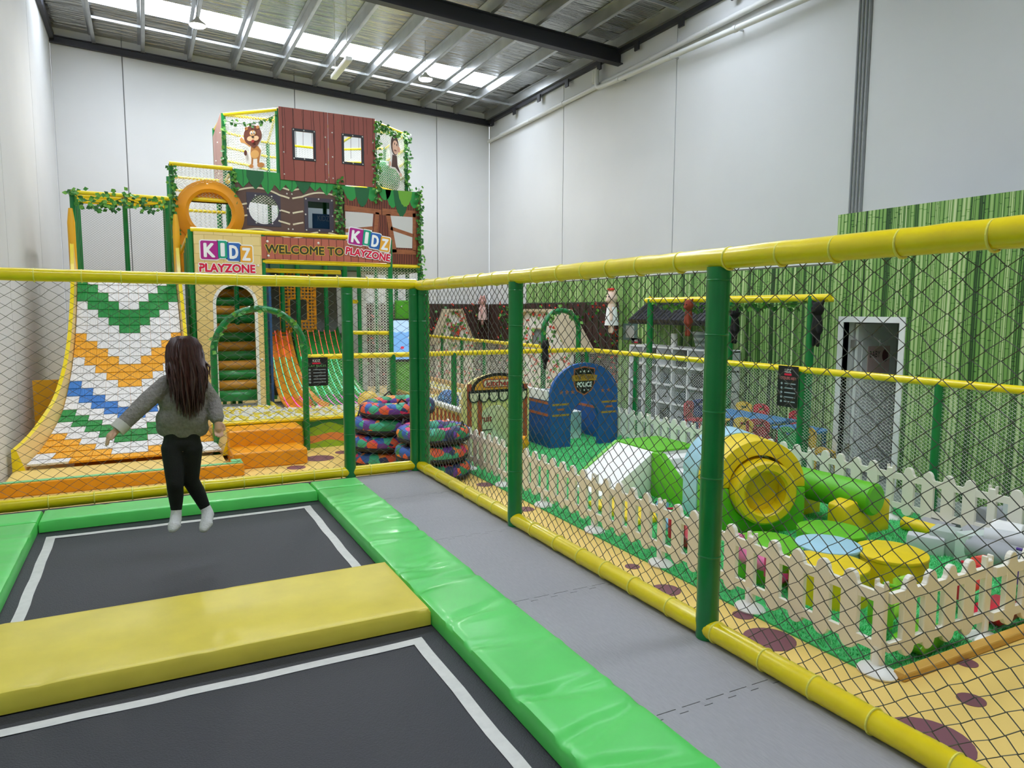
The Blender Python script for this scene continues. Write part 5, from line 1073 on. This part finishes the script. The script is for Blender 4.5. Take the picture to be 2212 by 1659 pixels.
def cottage(label, f, w, h, depth):
    t = thing('cottage_front', label, 'playhouse', tuple(V(f[0]))); o, u, v, n = (V(q) for q in f)
    P = [(0, 0), (w, 0), (w, h*.55), (w*.68, h), (w*.32, h), (0, h*.55)]
    door = [(w*.4, 0.001), (w*.62, .001), (w*.62, h*.42)]+circ(w*.51, h*.42, w*.11, w*.11, 9, 0, math.pi, True)+[(w*.4, h*.42)]
    MB().plate(P, [[(w*.42, h*.6), (w*.6, h*.6), (w*.6, h*.8), (w*.42, h*.8)], [(w*.1, h*.3), (w*.28, h*.3), (w*.28, h*.5), (w*.1, h*.5)]], f, .06).build('front_wall', CW, t)
    for (x0, y0, x1, y1) in ((w*.42, h*.6, w*.6, h*.8), (w*.1, h*.3, w*.28, h*.5)):
        fm = MB(); fm.plate([(x0-.03, y0-.03), (x1+.03, y0-.03), (x1+.03, y1+.03), (x0-.03, y1+.03)], [[(x0, y0), (x1, y0), (x1, y1), (x0, y1)]], (o+n*.01, u, v, n), .03); wf = fm.build('window_frame', BEI, t)
        MB().plate([(x0, y0), (x1, y0), (x1, y1), (x0, y1)], [], (o-n*.03, u, v, n), .004).build('pane', M('pane_grey', '#8f9aa0', .1), wf)
    for a, b in zip(P[2:], P[3:]): a, b = (o+u*q[0]+v*q[1] for q in (a, b)); MB().add([a+n*.08, b+n*.08, b-n*depth, a-n*depth, a+n*.08+V((0, 0, .06)), b+n*.08+V((0, 0, .06)), b-n*depth+V((0, 0, .06)), a-n*depth+V((0, 0, .06))], [(3, 2, 1, 0), (4, 5, 6, 7), (0, 1, 5, 4), (1, 2, 6, 5), (2, 3, 7, 6), (3, 0, 4, 7)]).build('roof_slab', BEI, t)
    m1, m2 = MB(), MB()
    for _ in range(260):
        a, b = rng.random()*w, rng.random()*h
        if b > h*.55 and (a < w*.32*(b-h*.55)/(h*.45) or a > w-w*.32*(b-h*.55)/(h*.45)): continue
        p = o+u*a+v*b+n*.03
        if rng.random() < .45: leaf_at(m2, p, .07, rng, n=n); leaf_at(m2, p, .07, rng, n=n)
        else: leaf_at(m1, p, .1, rng, rng.randrange(3), n=n)
    stuff(m1.build('leaves', LEAF, t)); stuff(m2.build('flowers', REDFLOWER, t))
cottage('white cottage front with creepers against the right wall screen', ((8.15, 16.0, 0), (0, -1, 0), (0, 0, 1), (-1, 0, 0)), 3.0, 2.02, .6)
cottage('white cottage front with creepers against the back wall screen', ((7.0, 18.05, 0), (1, 0, 0), (0, 0, 1), (0, -1, 0)), 1.1, 2.02, .45)
# plush animals
def plush(name, label, loc, fur, cloth, s=1., dress=True, inv=False, bow=False):
    t = thing(name, label, 'plush toy', loc); x, y, z = loc; F = M('fur_'+fur[1:], fur, .9, bump=.4, scale=40); Cc = M('cloth_'+cloth[1:], cloth, .85); k = -1 if inv else 1
    P = lambda a, b, c: (x+a*s, y+b*s, z+c*s*k)
    o = fused('body', [((P(0, 0, 0), .13*s), (P(0, 0, .05), .12*s)), ((P(0, 0, -.15), .09*s), (P(0, 0, -.42), .12*s)), ((P(-.06, -.05, -.2), .04*s), (P(-.1, -.13, -.45), .035*s)), ((P(.06, .06, -.2), .04*s), (P(.1, .12, -.45), .035*s)), ((P(-.02, -.06, -.45), .05*s), (P(-.04, -.07, -.72), .04*s)), ((P(.02, .06, -.45), .05*s), (P(.02, .08, -.72), .04*s)), ((P(-.09, 0, -.03), .06*s), (P(-.13, 0, -.04), .04*s)), ((P(0, -.09, .1), .035*s), (P(0, -.13, .17), .03*s)), ((P(0, .09, .1), .035*s), (P(0, .13, .17), .03*s))], F, t, .016*s, 3)
    if dress: MB().lathe([(.05*s, -.13*s), (.11*s, -.2*s), (.15*s, -.55*s), (.155*s, -.58*s)], (x, y, z), 18).build('dress', Cc, t, True)
    for sd in (-1, 1): MB().ball(P(-.12, .05*sd, .04), .016*s, 8).build('eye', BLACK, t)
    if bow: MB().ball(P(-.03, .05, .2), .05*s, 10, sc=(1, 1.2, .6)).ball(P(-.03, -.05, .2), .05*s, 10, sc=(1, 1.2, .6)).build('bow', M('bow_red', '#d8342c', .7), t, True)
    return t
p = hit(1322, 645, 0, 8.62); plush('plush_doll', 'cream plush doll with red bow and white dress fixed high at the screen end', (8.62, p.y, p.z), '#ecd2bf', '#eef0ee', .95, True, False, True)
p = hit(1058, 655, 1, 18.45); plush('plush_doll', 'small pink plush doll fixed high on the timber screen corner', (p.x-.25, 18.4, p.z+.05), '#c99a92', '#d8b8b0', .9)
p = hit(1492, 670, 0, 7.34); plush('plush_monkey', 'reddish brown plush monkey hanging from the yellow overhead rail', (7.30, p.y, 2.12), '#8a3a24', '#8a3a24', .6, False)
p = hit(1776, 680, 0, 7.34); plush('plush_monkey', 'black plush monkey hanging by the end post of the overhead rail', (7.34, 6.06, 2.07), '#161414', '#161414', .6, False)
p = hit(1596, 690, 0, 8.5); plush('plush_monkey', 'black plush monkey hanging at the back post of the overhead frame', (8.42, p.y, 2.02), '#161414', '#161414', .65, False)
p = hit(1180, 752, 1, 10.55); plush('plush_monkey', 'black plush monkey clinging to the green arch leg', (p.x, 10.58, 1.45), '#161414', '#161414', .55, False)
p = hit(1145, 965, 2, .25); plush('plush_lion', 'orange plush animal sitting by the picket fence', (4.25, 7.9, .36), '#f0a51e', '#f0a51e', .55, False)
# overhead frame in the recess
pg = thing('overhead_frame', 'yellow and green overhead pipe frame above the kids tables', 'frame', (7.9, 7.8, 0))
for x, y in ((7.4, 9.39), (7.4, 6.20), (8.55, 8.75), (8.55, 6.25)): post(x, y, 0.012, 2.24, pg, .05)
rail((7.4, 5.94, 2.22), (7.4, 9.5, 2.22), pg, .045); rail((7.4, 9.39, 2.25), (8.6, 10.9, 2.25), pg, .04); rail((8.55, 6.2, 2.22), (8.55, 8.8, 2.22), pg, .04)
vine('ivy_garland', garland((7.42, 6.2, 2.16), (7.42, 9.3, 2.16), .05), 'leaf garland strung below the yellow overhead rail', .05, 40, .09)
aw = thing('tiled_awning', 'black roof tile awning above the white shelf', 'awning', (8.6, 10.0, 1.9)); AWM = M('black_tile', '#2c2c32', .45)
for i in range(22):
    y = 8.95+i*.105
    for k in range(5): a = V((8.82-.1*k, y, 2.24-.075*k)); MB().path([a, a+V((-.11, 0, -.085))], .04, 8, rs=[.045, .05]).build('roof_tile', AWM, aw, True)
MB().hexa([(8.34, 8.9, 1.80), (8.34, 11.25, 1.80), (8.86, 11.25, 2.18), (8.86, 8.9, 2.18), (8.34, 8.9, 1.83), (8.34, 11.25, 1.83), (8.86, 11.25, 2.21), (8.86, 8.9, 2.21)]).build('awning_base', CHAR, aw)
sh = thing('cube_shelf', 'white cube shelf with grey bins under the awning', 'shelf', (8.65, 10.1, .012)); SHW = M('shelf_white', '#eeeef0', .5)
Y0, Y1 = 8.8, 11.35
for i in range(7): y = Y0+(Y1-Y0-.03)*i/6; MB().box(8.45, 8.84, y, y+.03, .012, 1.38).build('divider', SHW, sh)
for k in range(5): z = .012+1.35*k/4; MB().box(8.45, 8.84, Y0, Y1, z, z+.03).build('shelf_board', SHW, sh)
MB().box(8.83, 8.845, Y0, Y1, .012, 1.4).build('back_panel', SHW, sh)
rng = random.Random(21); BINS = ['#6c6e74', '#3f4046', '#9a9ca2', '#55606a']
for i in range(6):
    for k in range(4):
        if k == 3 and i % 2: continue
        y = Y0+(Y1-Y0-.03)*i/6+.06; z = .012+1.35*k/4+.03; c_ = BINS[(i*3+k) % 4]
        t = thing('storage_bin', 'grey fabric bin standing in the white cube shelf', 'bin', (8.6, y, z), 'fabric bins in the cube shelf'); MB().box(8.48, 8.8, y, y+.3, z, z+rng.uniform(.16, .26)).build('bin_body', M('bin_'+c_[1:], c_, .85), t, bevel=.01); MB().box(8.472, 8.482, y+.1, y+.2, z+.09, z+.12).build('bin_handle', BLACK, t)
t = thing('paper_roll', 'white paper roll standing on the cube shelf', 'roll', (8.6, 10.2, 1.41)); MB().lathe([(.055, 0), (.06, .005), (.06, .24), (.055, .245)], (8.6, 10.2, 1.393), 18).build('roll', WHITE, t, True); MB().lathe([(.02, .246), (.02, .25)], (8.6, 10.2, 1.393), 12).build('core', M('card', '#a08a6a', .8), t)
t = thing('striped_jar', 'grey striped basket pot standing on the cube shelf', 'pot', (8.6, 9.45, 1.393))
for k in range(6): MB().lathe([(.11+.012*k, .05*k), (.118+.012*k, .05*k+.025), (.115+.012*k, .05*k+.05)], (8.6, 9.45, 1.393), 18).build('pot_band', M('pot_%d' % (k % 2), ('#6f7a78', '#a2a8a2')[k % 2], .7), t, True)
# kids tables and chairs
TB = M('table_blue', '#2f7fc4', .45)
def kidtable(x, y, w, L, label):
    t = thing('kids_table', label, 'table', (x, y, .012), 'blue kids tables'); P = [(x-w/2+.03*math.sin(i*1.5)*(1 if s_ else 0), y-L/2+L*i/10) if False else 0 for i in range(0) for s_ in (0,)]
    n = 12; P = [(x+w/2+.025*math.sin(i*2.1), y-L/2+L*i/n) for i in range(n+1)]+[(x-w/2+.025*math.sin(i*2.1), y+L/2-L*i/n) for i in range(n+1)]
    MB().plate(P, [], ((0, 0, .50), (1, 0, 0), (0, 1, 0), (0, 0, 1)), .04).build('table_top', TB, t, True, bevel=.012)
    for sx in (-1, 1):
        for sy in (-1, 1): MB().tube((x+sx*(w/2-.08), y+sy*(L/2-.1), .47), (x+sx*(w/2-.06), y+sy*(L/2-.08), .012), .03, 12, r2=.025).build('leg', TB, t, True)
kidtable(7.98, 7.75, .62, 1.3, 'long blue kids table in the recess between yellow and red chairs'); kidtable(7.75, 6.55, .5, .6, 'small blue kids table near the baby room corner')
def kidchair(x, y, rz, hexc, label, s=1.):
    t = thing('kids_chair', label, 'chair', (x, y, .012), 'plastic kids chairs'); m_ = M('chair_'+hexc[1:], hexc, .4); Mz = Matrix.Rotation(rz, 4, 'Z')
    back = [(-.14, .30), (.14, .30), (.16, .5)]+circ(0, .5, .16, .08, 9, 0, math.pi, True)+[(-.16, .5)]
    L = [('seat', MB().box(-.15, .15, -.14, .14, .27, .30)), ('backrest', MB().plate(back, [rrect(-.06, .47, .06, .51, .015)], ((0, .13, 0), (1, 0, 0), (0, 0, 1), (0, -1, 0)), .03))]
    for sx in (-1, 1):
        for sy in (-1, 1): L.append(('leg', MB().path([(sx*.13, sy*.12, .275), (sx*.155, sy*.15, .0)], .02, 10, rs=[.024, .02])))
    for nm, m in L: m.v = [tuple(Mz @ V(v)) for v in m.v]; m.build(nm, m_, t, True, shift=(0, 0, 0), bevel=.012 if nm in ('seat', 'backrest') else 0)
for px_, py_, xx, rz, c_, lb_ in ((1594, 872, 8.45, -1.5, '#e8c22c', 'yellow kids chair on the wall side of the long blue table'), (1630, 880, 8.5, -1.6, '#d0243c', 'red kids chair on the wall side of the long blue table'), (1712, 880, 8.4, -1.5, '#d0243c', 'red kids chair behind the black toddler board'), (1505, 900, 7.9, .4, '#c8203a', 'red kids chair by the shelf end of the table'), (1502, 855, 8.2, 3.0, '#27408f', 'dark blue kids chair beside the cube shelf'), (1620, 920, 7.45, 1.7, '#e8b830', 'yellow kids chair on the fence side of the long blue table'), (1720, 940, 7.35, 1.5, '#2f9a52', 'green kids chair near the fence post'), (1772, 925, 7.55, 1.2, '#e0b020', 'yellow kids chair under the small blue table edge'), (1640, 925, 7.5, 2.2, '#b02238', 'crimson kids chair beside the yellow one on the fence side')):
    p = hit(px_, py_, 0, xx); kidchair(xx, p.y, rz, c_, lb_)
# ------------------------------------------------------------------ playhouses
def front(parts_, name, label, x0, x1, y, zt, zs, mat, stripes):
    pass
KY = M('kitchen_cream', '#f2df96', .5); KR = M('kitchen_red', '#b9502f', .5); AMB = M('awning_amber', '#eda531', .5)
kt = thing('kitchen_playhouse', 'cream and red striped kitchen playhouse with scalloped awning', 'playhouse', (4.4, 9.0, 0)); ky = 9.0; cx = 4.40; w = .525
f = FR(0, ky, 0)
outl = [(cx-w, 0), (cx-w+.16, 0), (cx-.30, 0)]+[(cx-.30, .45)]+circ(cx-.02, .45, .28, .26, 13, math.pi, 0, True)+[(cx+.26, 0), (cx+w, 0), (cx+w, .86)]+circ(cx, .86, w, .30, 17, 0, math.pi, True)[1:]
kf = MB().plate(outl, [], f, .05).build('front_wall', KY, kt)
for x in (cx-w+.10, cx-w+.26, cx+.33, cx+.46): MB().plate([(x-.035, .0), (x+.035, .0), (x+.035, .86+.28*math.sqrt(max(0, 1-((x-cx)/w)**2))), (x-.035, .86+.28*math.sqrt(max(0, 1-((x-cx)/w)**2)))], [], FR(0, ky-.002, 0), .003).build('red_stripe', KR, kf)
MB().plate(circ(cx+.02, .93, .42, .24, 15, 0, math.pi, True)+[(cx-.44, .86), (cx+.48, .86)], [], FR(0, ky-.012, 0), .008).build('awning_outline', BLACK, kf)
MB().plate(circ(cx+.02, .935, .37, .19, 15, 0, math.pi, True), [], FR(0, ky-.02, 0), .008).build('awning_arch', AMB, kf)
MB().box(cx-.44, cx+.48, ky-.03, ky-.012, .90, .925).build('awning_bar', BLACK, kf)
for i in range(6):
    x = cx-.36+i*.152; MB().plate([(x-.08, .90), (x-.08, .84)]+circ(x, .84, .08, .085, 9, math.pi, 2*math.pi, True)+[(x+.08, .9)], [], FR(0, ky-.025, 0), .012).build('scallop_outline', BLACK, kf); MB().plate([(x-.062, .895), (x-.062, .84)]+circ(x, .84, .062, .065, 9, math.pi, 2*math.pi, True)+[(x+.062, .895)], [], FR(0, ky-.03, 0), .006).build('scallop', CREAM, kf)
MB().plate(rrect(cx-.23, .965, cx+.27, 1.085, .05), [], FR(0, ky-.026, 0), .006).build('name_plate_rim', KR, kf); MB().plate(rrect(cx-.21, .98, cx+.25, 1.07, .04), [], FR(0, ky-.03, 0), .004).build('name_plate', CREAM, kf)
m = MB(); text(m, 'kitchen', FR(0, ky-.031, 0), cx-.17, .99, .37, .072, .001, bold=.005); m.build('lettering', M('print_red', '#c2352a', .5), kf)
for x0, x1 in ((cx-w, cx-w+.04), (cx+w-.04, cx+w)):
    sw = MB().box(x0, x1, ky+.05, 10.4, 0, .62).build('side_wall', KY, kt)
    for i in range(8): y = ky+.12+i*.16; xx = x0-.004 if x0 < cx else x1; MB().box(xx, xx+.004, y, y+.08, 0.02, .58).build('red_stripe', KR, sw)
    MB().box(x0-.03, x1+.03, ky+.05, 10.4, .62, .67).build('white_ledge', WHITE, sw)
fg = MB().box(cx-.16, cx+.22, ky+.45, ky+.85, 0, .66).build('toy_fridge', M('pale_mint', '#f4f9f7', .4), kt, bevel=.01); m = MB(); text(m, 'fruit', FR(0, ky+.449, 0), cx-.08, .40, .22, .1, .001, bold=.004); m.build('lettering', M('print_plum', '#a03048', .5), fg); MB().box(cx-.1, cx+.14, ky+.44, ky+.45, .27, .285).build('fridge_handle', BLACK, fg)
for q, (a, c_) in enumerate(((cx-.02, '#3f8a2c'), (cx+.1, '#e8d23a'), (cx+.1, '#e07a2a'))): MB().plate(circ(a, .1+.1*(q == 2), .03, n=10), [], FR(0, ky+.449, 0), .001).build('printed_fruit', M('print_'+c_[1:], c_, .5), fg)
MB().box(cx+.24, cx+.47, ky+.5, ky+.54, 0, .62).build('back_board', M('pale_mint', '#f4f9f7', .4), kt)
PB = M('police_blue', '#1f5ca8', .45); PN = M('police_navy', '#17345f', .45); TAN = M('police_tan', '#c08f2e', .5); ORB = M('police_orange', '#c4683a', .5)
po = thing('police_playhouse', 'blue arched police station playhouse with black badge', 'playhouse', (5.9, 8.95, 0)); py_ = 8.95; cx = 5.86; w = .60
outl = [(cx-w, 0), (cx-.25, 0), (cx-.25, .44)]+circ(cx, .44, .25, .25, 13, math.pi, 0, True)+[(cx+.25, 0), (cx+w, 0), (cx+w, .78)]+circ(cx, .78, w, .49, 21, 0, math.pi, True)[1:]
pf_ = MB().plate(outl, [], FR(0, py_, 0), .06).build('front_wall', PB, po)
for x0, x1 in ((cx-w+.03, cx-.28), (cx+.3, cx+w-.02)):
    for z, mt, sh_ in ((.66, TAN, 0), (.50, TAN, 0), (.585, ORB, .08)): MB().plate([(x0+sh_, z-.015), (x1-sh_, z-.015), (x1-sh_, z+.015), (x0+sh_, z+.015)], [], FR(0, py_-.002, 0), .003).build('printed_band', mt, pf_)
def star(x, z, r, fr, parent, mt, nm='printed_star'): MB().plate([(x+(r if i % 2 == 0 else r*.42)*math.sin(i*math.pi/5), z+(r if i % 2 == 0 else r*.42)*math.cos(i*math.pi/5)) for i in range(10)], [], fr, .002).build(nm, mt, parent)
for x in (cx-.42, cx-.32, cx-.22, cx+.32, cx+.43): star(x, .84, .04, FR(0, py_-.002, 0), pf_, ORB)
sx, sz = cx-.02, 1.01
shield = [(sx-.17, sz+.16), (sx, sz+.19), (sx+.17, sz+.16), (sx+.17, sz-.05), (sx+.12, sz-.15), (sx, sz-.21), (sx-.12, sz-.15), (sx-.17, sz-.05)]
MB().plate([(sx+(p[0]-sx)*1.1, sz+(p[1]-sz)*1.1) for p in shield], [], FR(0, py_-.003, 0), .004).build('badge_rim', ORB, pf_); MB().plate(shield, [], FR(0, py_-.007, 0), .004).build('badge', M('badge_black', '#121316', .4), pf_)
MB().plate([(sx-.21, sz-.01), (sx+.21, sz-.01), (sx+.23, sz+.07), (sx+.1, sz+.085), (sx-.1, sz+.085), (sx-.23, sz+.07)], [], FR(0, py_-.010, 0), .004).build('badge_ribbon', TAN, pf_)
m = MB(); text(m, 'VICTORIA', FR(0, py_-.011, 0), sx-.17, sz+.01, .34, .055, .001, arc=.012); m.build('lettering', M('lettering_black', '#1a1618', .6), pf_); m = MB(); text(m, 'POLICE', FR(0, py_-.011, 0), sx-.13, sz-.1, .26, .07, .001, bold=.004); m.build('lettering', LWH, pf_)
for x, r in ((sx-.07, .02), (sx, .028), (sx+.07, .02)): star(x, sz+.13, r, FR(0, py_-.008, 0), pf_, LWH); star(x, sz-.15, r*.7, FR(0, py_-.008, 0), pf_, LWH)
for x0, x1 in ((cx-w, cx-w+.05), (cx+w-.05, cx+w)):
    sw = MB().box(x0, x1, py_+.06, 10.35, 0, .72).build('side_wall', PB, po); MB().box(x0-.02, x1+.02, py_+.06, 10.35, .72, .86 if x0 < cx else .74).build('white_ledge', WHITE, sw)
    for z in (.68, .5): MB().box(x0-.004, x0, py_+.08, 10.3, z-.02, z+.02).build('printed_band', ORB, sw)
MB().box(cx-.55, cx+.55, 10.2, 10.25, 0, .75).build('back_wall', M('pale_mint', '#f4f9f7', .4), po); MB().box(cx+.02, cx+.3, py_+.55, py_+.9, 0, .45).build('toy_desk', M('pale_mint', '#f4f9f7', .4), po, bevel=.01); MB().box(cx-.5, cx-.1, py_+.9, py_+1.15, 0, .42).build('navy_cupboard', PN, po)
# stacked patchwork tube bags
PW = [M_patch('patchwork_%d' % i, ['#e8603a', '#f2913c', '#3fae8a', '#2f5fb0', '#6a3a9a', '#d8306a', '#2a8f5a', '#23305f'], 9, i*3.7) for i in range(3)]
def tubebag(x, y, z, r, label, k, tilt=0.):
    t = thing('tube_bag', label, 'tube bag', (x, y, z), 'patchwork ring bags stacked on the floor'); n = 30; h = .1
    for nm, zz, rr, mt in (('patchwork_ring', .115, .1, PW[k % 3]), ('black_underside', .055, .098, M('bag_black', '#1b1a1a', .7))):
        m = MB(); m.path([(x+(r-.1)*math.cos(2*math.pi*i/n), y+(r-.1)*math.sin(2*math.pi*i/n), z+zz+tilt*math.cos(2*math.pi*i/n)) for i in range(n)], rr, 12, closed=True, sx=1.25); m.v = [(v[0], v[1], z+zz+(v[2]-z-zz)*(.95 if nm[0] == 'p' else .55)) for v in m.v]; m.build(nm, mt, t, True)
    MB().lathe([(r*.62, .06), (r*.55, .1)], (x, y, z), 20).build('inner_base', M('bag_black', '#1b1a1a', .7), t)
    for a in (.4+k, 3.4+k): MB().path([(x+(r-.05)*math.cos(a), y+(r-.05)*math.sin(a), z+.2), (x+(r-.05)*math.cos(a+.12), y+(r-.05)*math.sin(a+.12), z+.26), (x+(r-.05)*math.cos(a+.3), y+(r-.05)*math.sin(a+.3), z+.2)], .012, 6).build('carry_strap', BLACK, t)
tubebag(2.84, 9.1, .0, .47, 'patchwork ring bag at the bottom of the rear stack', 0); tubebag(2.80, 9.1, .22, .47, 'patchwork ring bag second in the rear stack', 1); tubebag(2.84, 9.08, .44, .46, 'patchwork ring bag third in the rear stack', 2); tubebag(2.95, 9.05, .66, .48, 'patchwork ring bag on top of the rear stack', 1, .02)
tubebag(3.10, 8.12, .0, .44, 'patchwork ring bag at the bottom of the front stack', 2); tubebag(3.08, 8.12, .22, .43, 'patchwork ring bag in the middle of the front stack', 0); tubebag(3.11, 8.14, .44, .43, 'patchwork ring bag on top of the front stack', 2)
